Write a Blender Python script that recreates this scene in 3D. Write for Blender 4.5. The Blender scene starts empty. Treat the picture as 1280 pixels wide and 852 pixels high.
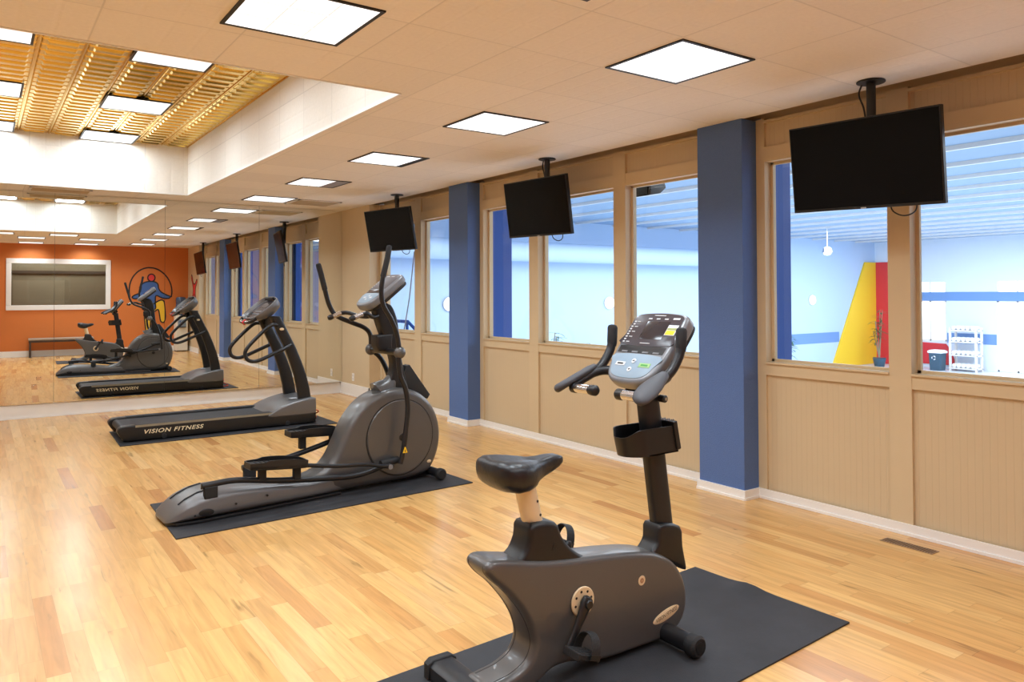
import bpy, bmesh, math, random
from mathutils import Vector, Matrix
from mathutils.geometry import delaunay_2d_cdt
random.seed(7)
D = bpy.data
C = bpy.context.scene.collection
PI = math.pi
rad = math.radians

# ------------------------------------------------------------------ materials
def new_mat(name):
    m = D.materials.new(name); m.use_nodes = True
    nt = m.node_tree
    return m, nt, nt.nodes['Principled BSDF']

def lin(c):
    return tuple(((x / 255) / 12.92 if x / 255 <= 0.04045 else ((x / 255 + 0.055) / 1.055) ** 2.4) for x in c) + (1,)

def N(nt, t, **kw):
    n = nt.nodes.new(t)
    for k, v in kw.items():
        setattr(n, k, v)
    return n

def math_node(nt, op, a, b=None, c=None):
    n = N(nt, 'ShaderNodeMath', operation=op)
    for i, v in enumerate((a, b, c)):
        if v is None: continue
        if isinstance(v, (int, float)): n.inputs[i].default_value = v
        else: nt.links.new(v, n.inputs[i])
    return n.outputs[0]

def simple(name, col, rough=0.5, metal=0.0, spec=0.5, noise=0.0, nscale=8.0, bump=0.0, bscale=60.0, coat=0.0):
    """col is sRGB 0-255; a touch of procedural noise in colour and relief keeps surfaces from reading flat"""
    m, nt, b = new_mat(name)
    b.inputs['Roughness'].default_value = rough
    b.inputs['Metallic'].default_value = metal
    b.inputs['Specular IOR Level'].default_value = spec
    b.inputs['Coat Weight'].default_value = coat
    c = lin(col)
    b.inputs['Base Color'].default_value = c
    tc = N(nt, 'ShaderNodeTexCoord')
    if noise > 0:
        no = N(nt, 'ShaderNodeTexNoise'); no.inputs['Scale'].default_value = nscale; no.inputs['Detail'].default_value = 4
        nt.links.new(tc.outputs['Object'], no.inputs['Vector'])
        mr = N(nt, 'ShaderNodeMapRange'); mr.inputs[3].default_value = 1 - noise; mr.inputs[4].default_value = 1 + noise
        nt.links.new(no.outputs['Fac'], mr.inputs[0])
        mx = N(nt, 'ShaderNodeVectorMath', operation='SCALE'); mx.inputs[0].default_value = c[:3]
        nt.links.new(mr.outputs[0], mx.inputs['Scale']); nt.links.new(mx.outputs[0], b.inputs['Base Color'])
    if bump > 0:
        n2 = N(nt, 'ShaderNodeTexNoise'); n2.inputs['Scale'].default_value = bscale; n2.inputs['Detail'].default_value = 3
        nt.links.new(tc.outputs['Object'], n2.inputs['Vector'])
        bp = N(nt, 'ShaderNodeBump'); bp.inputs['Strength'].default_value = bump; bp.inputs['Distance'].default_value = 0.01
        nt.links.new(n2.outputs['Fac'], bp.inputs['Height']); nt.links.new(bp.outputs[0], b.inputs['Normal'])
    return m

def emit(name, col, strength):
    m, nt, b = new_mat(name)
    b.inputs['Base Color'].default_value = (0.8, 0.8, 0.8, 1)
    b.inputs['Emission Color'].default_value = lin(col)
    b.inputs['Emission Strength'].default_value = strength
    return m

def wood_floor():
    m, nt, b = new_mat('maple_floor')
    tc = N(nt, 'ShaderNodeTexCoord'); sp = N(nt, 'ShaderNodeSeparateXYZ')
    nt.links.new(tc.outputs['Object'], sp.inputs[0])
    X, Y = sp.outputs[0], sp.outputs[1]
    W = 0.088
    xs = math_node(nt, 'DIVIDE', X, W)
    row = math_node(nt, 'FLOOR', xs); fx = math_node(nt, 'FRACT', xs)
    wn = N(nt, 'ShaderNodeTexWhiteNoise', noise_dimensions='1D'); nt.links.new(row, wn.inputs['W'])
    ln = math_node(nt, 'MULTIPLY_ADD', wn.outputs['Value'], 0.5, 0.55)
    ys = math_node(nt, 'DIVIDE', Y, ln)
    ys = math_node(nt, 'MULTIPLY_ADD', wn.outputs['Value'], 37.0, ys)
    col = math_node(nt, 'FLOOR', ys); fy = math_node(nt, 'FRACT', ys)
    cv = N(nt, 'ShaderNodeCombineXYZ'); nt.links.new(row, cv.inputs[0]); nt.links.new(col, cv.inputs[1])
    w2 = N(nt, 'ShaderNodeTexWhiteNoise', noise_dimensions='2D'); nt.links.new(cv.outputs[0], w2.inputs['Vector'])
    ramp = N(nt, 'ShaderNodeValToRGB')
    cols = [(0, (182, 126, 72)), (0.05, (197, 145, 86)), (0.2, (206, 157, 95)), (0.5, (212, 165, 102)), (0.8, (216, 171, 108)), (0.93, (204, 154, 92)), (1, (220, 180, 122))]
    e = ramp.color_ramp.elements
    e[0].position, e[0].color = cols[0][0], lin(cols[0][1]); e[1].position, e[1].color = cols[-1][0], lin(cols[-1][1])
    for p, c in cols[1:-1]:
        k = e.new(p); k.color = lin(c)
    nt.links.new(w2.outputs['Value'], ramp.inputs[0])
    # grain, stretched along the board and shifted per board
    mp = N(nt, 'ShaderNodeMapping'); mp.inputs['Scale'].default_value = (22, 1.6, 1)
    ofs = N(nt, 'ShaderNodeVectorMath', operation='SCALE'); nt.links.new(w2.outputs['Color'], ofs.inputs[0]); ofs.inputs['Scale'].default_value = 30
    nt.links.new(tc.outputs['Object'], mp.inputs[0]); nt.links.new(ofs.outputs[0], mp.inputs['Location'])
    gr = N(nt, 'ShaderNodeTexNoise'); gr.inputs['Scale'].default_value = 1.3; gr.inputs['Detail'].default_value = 5; gr.inputs['Distortion'].default_value = 0.8
    nt.links.new(mp.outputs[0], gr.inputs['Vector'])
    g = N(nt, 'ShaderNodeMapRange'); g.inputs[1].default_value = 0.28; g.inputs[2].default_value = 0.62; g.inputs[3].default_value = 0.80; g.inputs[4].default_value = 1.06
    nt.links.new(gr.outputs['Fac'], g.inputs[0])
    # dark mineral streaks and knots
    mp2 = N(nt, 'ShaderNodeMapping'); mp2.inputs['Scale'].default_value = (15, 1.6, 1)
    nt.links.new(tc.outputs['Object'], mp2.inputs[0]); nt.links.new(ofs.outputs[0], mp2.inputs['Location'])
    st = N(nt, 'ShaderNodeTexNoise'); st.inputs['Scale'].default_value = 1.1; st.inputs['Detail'].default_value = 3; st.inputs['Distortion'].default_value = 0.5
    nt.links.new(mp2.outputs[0], st.inputs['Vector'])
    s = N(nt, 'ShaderNodeMapRange'); s.inputs[1].default_value = 0.66; s.inputs[2].default_value = 0.74; s.inputs[3].default_value = 1.0; s.inputs[4].default_value = 0.58
    nt.links.new(st.outputs['Fac'], s.inputs[0])
    mp3 = N(nt, 'ShaderNodeMapping'); mp3.inputs['Scale'].default_value = (1.0, 0.55, 1)
    nt.links.new(tc.outputs['Object'], mp3.inputs[0])
    vo = N(nt, 'ShaderNodeTexVoronoi'); vo.inputs['Scale'].default_value = 4.2
    nt.links.new(mp3.outputs[0], vo.inputs['Vector'])
    kn = N(nt, 'ShaderNodeMapRange'); kn.inputs[1].default_value = 0.01; kn.inputs[2].default_value = 0.055; kn.inputs[3].default_value = 0.55; kn.inputs[4].default_value = 1.0
    nt.links.new(vo.outputs['Distance'], kn.inputs[0])
    # joints between boards
    ex = math_node(nt, 'MINIMUM', fx, math_node(nt, 'SUBTRACT', 1.0, fx))
    ex = math_node(nt, 'GREATER_THAN', ex, 0.012)
    ey = math_node(nt, 'MULTIPLY', math_node(nt, 'MINIMUM', fy, math_node(nt, 'SUBTRACT', 1.0, fy)), ln)
    ey = math_node(nt, 'GREATER_THAN', ey, 0.0015)
    jt = math_node(nt, 'MULTIPLY_ADD', math_node(nt, 'MULTIPLY', ex, ey), 0.22, 0.78)
    f = math_node(nt, 'MULTIPLY', math_node(nt, 'MULTIPLY', g.outputs[0], s.outputs[0]), math_node(nt, 'MULTIPLY', kn.outputs[0], jt))
    mx = N(nt, 'ShaderNodeVectorMath', operation='SCALE')
    nt.links.new(ramp.outputs[0], mx.inputs[0]); nt.links.new(f, mx.inputs['Scale'])
    nt.links.new(mx.outputs[0], b.inputs['Base Color'])
    # worn, slightly wavy varnish
    rn = N(nt, 'ShaderNodeTexNoise'); rn.inputs['Scale'].default_value = 2.5; rn.inputs['Detail'].default_value = 4
    nt.links.new(tc.outputs['Object'], rn.inputs['Vector'])
    rr = N(nt, 'ShaderNodeMapRange'); rr.inputs[3].default_value = 0.20; rr.inputs[4].default_value = 0.28
    nt.links.new(rn.outputs['Fac'], rr.inputs[0]); nt.links.new(rr.outputs[0], b.inputs['Roughness'])
    b.inputs['Specular IOR Level'].default_value = 0.42
    bh = math_node(nt, 'MULTIPLY_ADD', w2.outputs['Value'], 0.25, math_node(nt, 'MULTIPLY', ex, 1.0))
    bp = N(nt, 'ShaderNodeBump'); bp.inputs['Strength'].default_value = 0.10; bp.inputs['Distance'].default_value = 0.004
    nt.links.new(bh, bp.inputs['Height'])
    tl = N(nt, 'ShaderNodeVectorMath', operation='SUBTRACT'); nt.links.new(w2.outputs['Color'], tl.inputs[0]); tl.inputs[1].default_value = (0.5, 0.5, 0.5)
    ts = N(nt, 'ShaderNodeVectorMath', operation='MULTIPLY'); nt.links.new(tl.outputs[0], ts.inputs[0]); ts.inputs[1].default_value = (0.022, 0.022, 0)
    ta = N(nt, 'ShaderNodeVectorMath', operation='ADD'); nt.links.new(bp.outputs[0], ta.inputs[0]); nt.links.new(ts.outputs[0], ta.inputs[1])
    tn = N(nt, 'ShaderNodeVectorMath', operation='NORMALIZE'); nt.links.new(ta.outputs[0], tn.inputs[0])
    nt.links.new(tn.outputs[0], b.inputs['Normal'])
    return m

def tile_ceiling(name, col, size, ox, oy, axes=(0, 1), line=0.84, relief=0.35, rough=0.75, jitter=0.03):
    """lay-in tiles: faint joints, embossed blotchy face, small colour change from tile to tile"""
    m, nt, b = new_mat(name)
    tc = N(nt, 'ShaderNodeTexCoord'); sp = N(nt, 'ShaderNodeSeparateXYZ'); nt.links.new(tc.outputs['Object'], sp.inputs[0])
    u = math_node(nt, 'DIVIDE', math_node(nt, 'SUBTRACT', sp.outputs[axes[0]], ox), size[0])
    v = math_node(nt, 'DIVIDE', math_node(nt, 'SUBTRACT', sp.outputs[axes[1]], oy), size[1])
    fu, fv = math_node(nt, 'FRACT', u), math_node(nt, 'FRACT', v)
    eu = math_node(nt, 'MULTIPLY', math_node(nt, 'MINIMUM', fu, math_node(nt, 'SUBTRACT', 1.0, fu)), size[0])
    ev = math_node(nt, 'MULTIPLY', math_node(nt, 'MINIMUM', fv, math_node(nt, 'SUBTRACT', 1.0, fv)), size[1])
    ed = math_node(nt, 'MINIMUM', eu, ev)
    j = N(nt, 'ShaderNodeMapRange'); j.inputs[1].default_value = 0.002; j.inputs[2].default_value = 0.006; j.inputs[3].default_value = line; j.inputs[4].default_value = 1
    nt.links.new(ed, j.inputs[0])
    cv = N(nt, 'ShaderNodeCombineXYZ'); nt.links.new(math_node(nt, 'FLOOR', u), cv.inputs[0]); nt.links.new(math_node(nt, 'FLOOR', v), cv.inputs[1])
    wn = N(nt, 'ShaderNodeTexWhiteNoise', noise_dimensions='2D'); nt.links.new(cv.outputs[0], wn.inputs['Vector'])
    t = math_node(nt, 'MULTIPLY_ADD', wn.outputs['Value'], 2 * jitter, 1 - jitter)
    no = N(nt, 'ShaderNodeTexNoise'); no.inputs['Scale'].default_value = 45; no.inputs['Detail'].default_value = 4
    nt.links.new(tc.outputs['Object'], no.inputs['Vector'])
    n2 = math_node(nt, 'MULTIPLY_ADD', no.outputs['Fac'], 0.10, 0.95)
    f = math_node(nt, 'MULTIPLY', math_node(nt, 'MULTIPLY', j.outputs[0], t), n2)
    mx = N(nt, 'ShaderNodeVectorMath', operation='SCALE'); mx.inputs[0].default_value = lin(col)[:3]
    nt.links.new(f, mx.inputs['Scale']); nt.links.new(mx.outputs[0], b.inputs['Base Color'])
    b.inputs['Roughness'].default_value = rough; b.inputs['Specular IOR Level'].default_value = 0.2
    # embossed squares inside every tile
    q = N(nt, 'ShaderNodeTexNoise'); q.inputs['Scale'].default_value = 14; q.inputs['Detail'].default_value = 5
    nt.links.new(tc.outputs['Object'], q.inputs['Vector'])
    hu = math_node(nt, 'PINGPONG', math_node(nt, 'MULTIPLY', fu, 4.0), 0.5); hv = math_node(nt, 'PINGPONG', math_node(nt, 'MULTIPLY', fv, 4.0), 0.5)
    hh = N(nt, 'ShaderNodeMapRange'); hh.inputs[1].default_value = 0.02; hh.inputs[2].default_value = 0.1
    nt.links.new(math_node(nt, 'MINIMUM', hu, hv), hh.inputs[0])
    h = math_node(nt, 'ADD', math_node(nt, 'MULTIPLY', hh.outputs[0], 0.35), math_node(nt, 'MULTIPLY', q.outputs['Fac'], 0.8))
    h = math_node(nt, 'ADD', h, j.outputs[0])
    bp = N(nt, 'ShaderNodeBump'); bp.inputs['Strength'].default_value = relief; bp.inputs['Distance'].default_value = 0.006
    nt.links.new(h, bp.inputs['Height']); nt.links.new(bp.outputs[0], b.inputs['Normal'])
    return m

def bead_board(col):
    m, nt, b = new_mat('beadboard_paint')
    tc = N(nt, 'ShaderNodeTexCoord'); sp = N(nt, 'ShaderNodeSeparateXYZ'); nt.links.new(tc.outputs['Object'], sp.inputs[0])
    f = math_node(nt, 'FRACT', math_node(nt, 'DIVIDE', sp.outputs[1], 0.042))
    d = math_node(nt, 'ABSOLUTE', math_node(nt, 'SUBTRACT', f, 0.5))
    h = N(nt, 'ShaderNodeMapRange'); h.inputs[1].default_value = 0.0; h.inputs[2].default_value = 0.12
    nt.links.new(d, h.inputs[0])
    c = N(nt, 'ShaderNodeMapRange'); c.inputs[1].default_value = 0.0; c.inputs[2].default_value = 0.1; c.inputs[3].default_value = 0.95; c.inputs[4].default_value = 1
    nt.links.new(d, c.inputs[0])
    mx = N(nt, 'ShaderNodeVectorMath', operation='SCALE'); mx.inputs[0].default_value = lin(col)[:3]
    nt.links.new(c.outputs[0], mx.inputs['Scale']); nt.links.new(mx.outputs[0], b.inputs['Base Color'])
    b.inputs['Roughness'].default_value = 0.55
    bp = N(nt, 'ShaderNodeBump'); bp.inputs['Strength'].default_value = 0.35; bp.inputs['Distance'].default_value = 0.003
    nt.links.new(h.outputs[0], bp.inputs['Height']); nt.links.new(bp.outputs[0], b.inputs['Normal'])
    return m

def rubber_mat_material():
    m, nt, b = new_mat('rubber_sheet')
    tc = N(nt, 'ShaderNodeTexCoord')
    n = N(nt, 'ShaderNodeTexNoise'); n.inputs['Scale'].default_value = 3; n.inputs['Detail'].default_value = 6; n.inputs['Roughness'].default_value = 0.65
    nt.links.new(tc.outputs['Object'], n.inputs['Vector'])
    r = N(nt, 'ShaderNodeValToRGB'); e = r.color_ramp.elements
    e[0].position, e[0].color = 0.3, lin((38, 38, 41)); e[1].position, e[1].color = 0.8, lin((56, 56, 60))
    nt.links.new(n.outputs['Fac'], r.inputs[0])
    w = N(nt, 'ShaderNodeTexNoise'); w.inputs['Scale'].default_value = 17; w.inputs['Detail'].default_value = 6; w.inputs['Roughness'].default_value = 0.75
    nt.links.new(tc.outputs['Object'], w.inputs['Vector'])
    k = N(nt, 'ShaderNodeMapRange'); k.inputs[1].default_value = 0.68; k.inputs[2].default_value = 0.85; k.inputs[3].default_value = 0; k.inputs[4].default_value = 0.5
    nt.links.new(w.outputs['Fac'], k.inputs[0])
    mx = N(nt, 'ShaderNodeMix', data_type='RGBA'); nt.links.new(k.outputs[0], mx.inputs[0]); nt.links.new(r.outputs[0], mx.inputs[6]); mx.inputs[7].default_value = lin((120, 120, 118))
    nt.links.new(mx.outputs[2], b.inputs['Base Color'])
    b.inputs['Roughness'].default_value = 0.62; b.inputs['Specular IOR Level'].default_value = 0.35
    f = N(nt, 'ShaderNodeTexNoise'); f.inputs['Scale'].default_value = 220
    nt.links.new(tc.outputs['Object'], f.inputs['Vector'])
    bp = N(nt, 'ShaderNodeBump'); bp.inputs['Strength'].default_value = 0.3; bp.inputs['Distance'].default_value = 0.003
    nt.links.new(f.outputs['Fac'], bp.inputs['Height']); nt.links.new(bp.outputs[0], b.inputs['Normal'])
    return m

def mirror_material():
    m, nt, b = new_mat('mirror_glass')
    b.inputs['Base Color'].default_value = (0.86, 0.87, 0.85, 1); b.inputs['Metallic'].default_value = 1; b.inputs['Roughness'].default_value = 0.0
    return m

def glass_material(name, tint, ior=1.45, gain=1.0):
    m, nt, b = new_mat(name); nt.nodes.remove(b)
    out = [n for n in nt.nodes if n.type == 'OUTPUT_MATERIAL'][0]
    t = N(nt, 'ShaderNodeBsdfTransparent'); t.inputs[0].default_value = tint
    g = N(nt, 'ShaderNodeBsdfGlossy'); g.inputs['Roughness'].default_value = 0.0
    fr = N(nt, 'ShaderNodeFresnel'); fr.inputs[0].default_value = ior
    mx = N(nt, 'ShaderNodeMixShader')
    ge = N(nt, 'ShaderNodeNewGeometry'); nt.links.new(math_node(nt, 'MULTIPLY', math_node(nt, 'MULTIPLY', fr.outputs[0], gain), math_node(nt, 'SUBTRACT', 1.0, ge.outputs['Backfacing'])), mx.inputs[0]); nt.links.new(t.outputs[0], mx.inputs[1]); nt.links.new(g.outputs[0], mx.inputs[2])
    nt.links.new(mx.outputs[0], out.inputs[0])
    return m

M = dict(
    floor=wood_floor(),
    ceiling=tile_ceiling('ceiling_tile', (240, 231, 219), (0.63, 0.63), -1.925, 2.665, relief=0.6),
    coffer=tile_ceiling('coffer_tile', (238, 234, 226), (0.63, 0.63), 0, 2.665, axes=(1, 2), relief=0.6),
    coffer_x=tile_ceiling('coffer_tile_crosswise', (238, 234, 226), (0.63, 0.63), 0, 2.9, axes=(0, 2), relief=0.6),
    gold=simple('pressed_gold_tile', (226, 190, 96), 0.2, 1.0, noise=0.06, nscale=5),
    tan=simple('tan_paint', (208, 186, 150), 0.55, noise=0.02, bump=0.05, bscale=90),
    bead=bead_board((205, 183, 148)),
    white=simple('white_paint', (236, 233, 228), 0.4, noise=0.02),
    white_wall=simple('off_white_wall', (225, 218, 205), 0.7),
    pillar=simple('blue_textured_paint', (84, 112, 166), 0.75, noise=0.04, nscale=40, bump=0.6, bscale=140),
    outer=simple('deep_blue_paint', (30, 74, 152), 0.6, noise=0.03),
    orange=simple('orange_paint', (206, 116, 50), 0.6, noise=0.02, nscale=3),
    mirror=mirror_material(),
    glass=glass_material('window_glass', (0.93, 0.96, 0.98, 1)),
    dim_glass=glass_material('dark_office_glass', (0.75, 0.75, 0.72, 1)),
    lens=emit('light_lens', (250, 252, 255), 1.12),
    black_trim=simple('black_trim', (24, 22, 24), 0.5),
    louver=emit('lens_divider', (226, 232, 236), 0.72),
    grey_lens=simple('dull_grey_lens', (150, 150, 165), 0.5),
    slot=simple('dark_gap', (70, 48, 30), 0.8),
    body=simple('charcoal_silver_plastic', (92, 90, 89), 0.36, 0.35, noise=0.05, nscale=200, coat=0.15),
    body_lt=simple('grey_silver_plastic', (108, 107, 108), 0.34, 0.3, noise=0.03, nscale=150),
    console=simple('silver_console_plastic', (128, 130, 135), 0.32, 0.25, noise=0.02),
    black=simple('black_plastic', (22, 22, 24), 0.42, noise=0.05, nscale=40),
    frame=simple('dark_steel_tube', (33, 33, 36), 0.38, 0.2, noise=0.04, nscale=60),
    rubber=simple('black_rubber', (27, 27, 29), 0.7, bump=0.25, bscale=160),
    grip=simple('foam_grip', (30, 30, 33), 0.75, bump=0.3, bscale=200),
    pad=simple('grey_arm_pad', (70, 70, 75), 0.6, noise=0.04),
    leather=simple('black_vinyl', (24, 24, 28), 0.36, bump=0.15, bscale=40),
    chrome=simple('brushed_steel', (205, 205, 208), 0.22, 1.0),
    post=simple('cream_steel_post', (224, 204, 170), 0.35, 0.2),
    cream=simple('cream_badge', (222, 198, 160), 0.45),
    letter=simple('cream_lettering', (236, 222, 186), 0.5),
    letter_dk=simple('dark_lettering', (40, 34, 30), 0.5),
    display=simple('dark_display', (66, 62, 68), 0.25),
    lcd=simple('lcd_glass', (50, 47, 52), 0.15),
    keypad=simple('pale_blue_keypad', (138, 158, 175), 0.4),
    keywhite=simple('white_key', (205, 208, 212), 0.4),
    keygreen=simple('green_key', (150, 190, 130), 0.4),
    yellow=simple('yellow_paint', (240, 196, 34), 0.5),
    red=simple('red_paint', (205, 40, 48), 0.55),
    skin=simple('mural_blue', (62, 98, 160), 0.6),
    mural_red=simple('mural_red', (214, 52, 50), 0.6),
    mural_yellow=simple('mural_yellow', (240, 196, 50), 0.6),
    mural_black=simple('mural_black', (26, 22, 22), 0.6),
    belt=simple('treadmill_belt', (40, 40, 44), 0.6, noise=0.06, nscale=60),
    rail_strip=simple('olive_side_strip', (140, 132, 112), 0.55),
    mat=rubber_mat_material(),
    tv=simple('gloss_black_screen', (7, 6, 9), 0.14, spec=0.12),
    tv_case=simple('black_tv_case', (16, 15, 18), 0.35),
    bench_top=simple('taupe_bench_top', (158, 140, 122), 0.5, noise=0.06),
    bench_leg=simple('dark_brown_bench', (62, 44, 34), 0.5),
    cooler=simple('cooler_white', (232, 228, 214), 0.4),
    bottle=simple('blue_grey_bottle', (70, 84, 110), 0.15),
    hall_wall=simple('pale_blue_wall', (190, 214, 240), 0.7),
    hall_far=simple('pale_hall_far_wall', (226, 236, 246), 0.7),
    hall_red=simple('hall_red_paint', (214, 44, 56), 0.6),
    hall_yellow=simple('hall_yellow_paint', (250, 206, 40), 0.6),
    hall_stripe=simple('hall_blue_stripe', (110, 150, 205), 0.6),
    hall_deck=simple('blue_grey_roof_deck', (138, 164, 190), 0.7, noise=0.03),
    hall_floor=simple('pale_hall_floor', (214, 220, 228), 0.4, noise=0.03),
    lilac=simple('lilac_wall', (170, 158, 176), 0.7),
    brown=simple('brown_board', (112, 52, 36), 0.7),
    daylight=emit('daylit_pane', (238, 247, 255), 3.2),
    globe=emit('globe_lamp', (255, 244, 224), 6.0),
    leaf=simple('green_leaf', (62, 102, 58), 0.5, noise=0.15, nscale=20),
    stalk=simple('pale_stalk', (150, 138, 112), 0.7),
    towel=simple('white_towel', (244, 246, 250), 0.8),
    bin=simple('dark_green_bin', (52, 84, 104), 0.5),
    cord=simple('orange_cord', (214, 74, 30), 0.5),
    office=simple('office_taupe', (158, 150, 130), 0.8, noise=0.05, nscale=1.5),
    office_dk=simple('office_dark_band', (96, 84, 74), 0.8),
)

# ------------------------------------------------------------------ mesh builder
def catmull(pts, n=6, closed=False):
    P = [Vector(p) for p in pts]; out = []
    L = len(P)
    rng = range(L if closed else L - 1)
    for i in rng:
        a = P[(i - 1) % L] if closed or i > 0 else P[0] * 2 - P[1]
        b, c = P[i], P[(i + 1) % L]
        d = P[(i + 2) % L] if closed or i + 2 < L else P[-1] * 2 - P[-2]
        for k in range(n):
            t = k / n
            out.append(0.5 * ((2 * b) + (c - a) * t + (2 * a - 5 * b + 4 * c - d) * t * t + (3 * b - a - 3 * c + d) * t ** 3))
    if not closed: out.append(P[-1])
    return out

class MB:
    def __init__(self): self.bm = bmesh.new(); self.mi = 0; self.weld = False
    def _faces(self, fs):
        for f in fs: f.material_index = self.mi
    def poly(self, vs):
        try:
            f = self.bm.faces.new(vs); f.material_index = self.mi; return f
        except ValueError: return None
    def box(self, x0, x1, y0, y1, z0, z1):
        v = [self.bm.verts.new((x, y, z)) for x in (x0, x1) for y in (y0, y1) for z in (z0, z1)]
        for q in ((0, 1, 3, 2), (4, 6, 7, 5), (0, 4, 5, 1), (2, 3, 7, 6), (0, 2, 6, 4), (1, 5, 7, 3)): self.poly([v[i] for i in q])
        return self
    def obox(self, c, ax, half):
        """oriented box: centre, three unit axes, half sizes"""
        v = [self.bm.verts.new(Vector(c) + ax[0] * half[0] * a + ax[1] * half[1] * b + ax[2] * half[2] * d) for a in (-1, 1) for b in (-1, 1) for d in (-1, 1)]
        for q in ((0, 1, 3, 2), (4, 6, 7, 5), (0, 4, 5, 1), (2, 3, 7, 6), (0, 2, 6, 4), (1, 5, 7, 3)): self.poly([v[i] for i in q])
        return self
    def loft(self, rings, closed_ring=True, caps=True):
        R = [[self.bm.verts.new(p) for p in r] for r in rings]
        n = len(R[0])
        for a, b in zip(R, R[1:]):
            for i in range(n if closed_ring else n - 1):
                self.poly([a[i], a[(i + 1) % n], b[(i + 1) % n], b[i]])
        if caps:
            self.poly(list(reversed(R[0]))); self.poly(R[-1])
        return self
    def tube(self, pts, r, seg=12, smooth=0, flat=None, caps=True):
        """round tube along points; r a number or list; flat=(a,b) gives an elliptical section, a along the 'up' hint"""
        P = [Vector(p) for p in pts]
        rs = r if isinstance(r, (list, tuple)) else [r] * len(P)
        if smooth:
            Q = catmull(P, smooth); rr = []
            for i in range(len(P) - 1):
                for k in range(smooth): rr.append(rs[i] + (rs[i + 1] - rs[i]) * k / smooth)
            rr.append(rs[-1]); P, rs = Q, rr
        rings = []; up = None
        for i, p in enumerate(P):
            t = (P[min(i + 1, len(P) - 1)] - P[max(i - 1, 0)]).normalized()
            if up is None:
                up = Vector((0, 1, 0)) if abs(t.y) < 0.9 else Vector((0, 0, 1))
            u = (up - t * up.dot(t)).normalized(); w = t.cross(u); up = u
            fa, fb = flat or (1, 1)
            rings.append([p + u * math.cos(2 * PI * k / seg) * rs[i] * fa + w * math.sin(2 * PI * k / seg) * rs[i] * fb for k in range(seg)])
        return self.loft(rings, caps=caps)
    def cyl(self, a, b, r, seg=24, r2=None, chamfer=0.0):
        a, b = Vector(a), Vector(b)
        if chamfer:
            d = (b - a).normalized() * chamfer
            return self.tube([a, a + d, b - d, b], [r - chamfer, r, r2 or r, (r2 or r) - chamfer], seg)
        return self.tube([a, b], [r, r2 or r], seg)
    def ball(self, c, r, seg=16, rings=10, sc=(1, 1, 1)):
        m = Matrix.Translation(Vector(c)) @ Matrix.Diagonal((*sc, 1))
        g = bmesh.ops.create_uvsphere(self.bm, u_segments=seg, v_segments=rings, radius=r, matrix=m)
        for v in g['verts']:
            for f in v.link_faces: f.material_index = self.mi
        return self
    def slab(self, outline, y0, y1, r=0.0, seg=4, frame=None):
        """closed outline of (a,b) pairs swept from y0 to y1 with rounded rims; frame maps (a,b,y) to space"""
        P = [Vector(p) for p in outline]
        n = len(P)
        area = sum(P[i].x * P[(i + 1) % n].y - P[(i + 1) % n].x * P[i].y for i in range(n))
        if area < 0: P.reverse()
        nr = []
        for i in range(n):
            e1 = (P[i] - P[i - 1]).normalized(); e2 = (P[(i + 1) % n] - P[i]).normalized()
            t = e1 + e2
            t = t.normalized() if t.length > 1e-6 else e1
            k = 1.0 / max(0.5, t.dot(e2))
            nr.append(Vector((-t.y, t.x)) * k)
        lev = []
        if r > 0:
            lev = [(y0 + r * (1 - math.cos(PI / 2 * k / seg)), r * (1 - math.sin(PI / 2 * k / seg))) for k in range(seg + 1)]
            lev += [(y1 - r * (1 - math.cos(PI / 2 * k / seg)), r * (1 - math.sin(PI / 2 * k / seg))) for k in range(seg, -1, -1)]
        else: lev = [(y0, 0), (y1, 0)]
        fr = frame or (lambda a, b, y: (a, y, b))
        cache = {}
        def inset(ins):
            if ins in cache: return cache[ins]
            Q = [Vector((P[i].x + nr[i].x * ins, P[i].y + nr[i].y * ins)) for i in range(n)]
            if ins > 0.004 and n > 24:
                segs = [(P[i], P[(i + 1) % n] - P[i]) for i in range(n)]
                segs = [(a, d, max(d.length_squared, 1e-12)) for a, d in segs]
                ok = []
                for q in Q:
                    m = 1e9
                    for a, d, l2 in segs:
                        w_ = q - a; t = min(1, max(0, w_.dot(d) / l2)); m = min(m, (w_ - d * t).length_squared)
                        if m < (0.93 * ins) ** 2: break
                    ok.append(m >= (0.93 * ins) ** 2)
                if any(ok) and not all(ok):
                    for i in range(n):
                        if not ok[i]:
                            for k in range(1, n):
                                if ok[(i - k) % n]: Q[i] = Q[(i - k) % n].copy(); break
                                if ok[(i + k) % n]: Q[i] = Q[(i + k) % n].copy(); break
            cache[ins] = Q
            return Q
        rings = [[fr(q.x, q.y, y) for q in inset(round(ins, 6))] for y, ins in lev]
        self.loft(rings, caps=False)
        self.weld = True
        for (y, ins) in (lev[0], lev[-1]):
            Q = inset(round(ins, 6)); U = []
            for q in Q:
                if not U or (U[-1] - q).length > 1e-6: U.append(q)
            if (U[0] - U[-1]).length < 1e-6: U.pop()
            vo, _e, fo, *_r = delaunay_2d_cdt([Vector((q.x, q.y)) for q in U], [], [list(range(len(U)))], 1, 1e-7)
            vs = [self.bm.verts.new(fr(q.x, q.y, y)) for q in vo]
            for f in fo: self.poly([vs[k] for k in f])
        return self
    def build(self, name, mats, parent=None, sharp=38, bevel=0.0, top=None):
        bm = self.bm
        if self.weld: bmesh.ops.remove_doubles(bm, verts=bm.verts[:], dist=2e-6)
        bmesh.ops.recalc_face_normals(bm, faces=bm.faces[:])
        for f in bm.faces: f.smooth = True
        for e in bm.edges:
            if len(e.link_faces) != 2 or e.calc_face_angle(0) > rad(sharp): e.smooth = False
        me = D.meshes.new(name); bm.to_mesh(me); bm.free()
        for m in (mats if isinstance(mats, (list, tuple)) else [mats]): me.materials.append(m)
        o = D.objects.new(name, me); C.objects.link(o)
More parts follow.
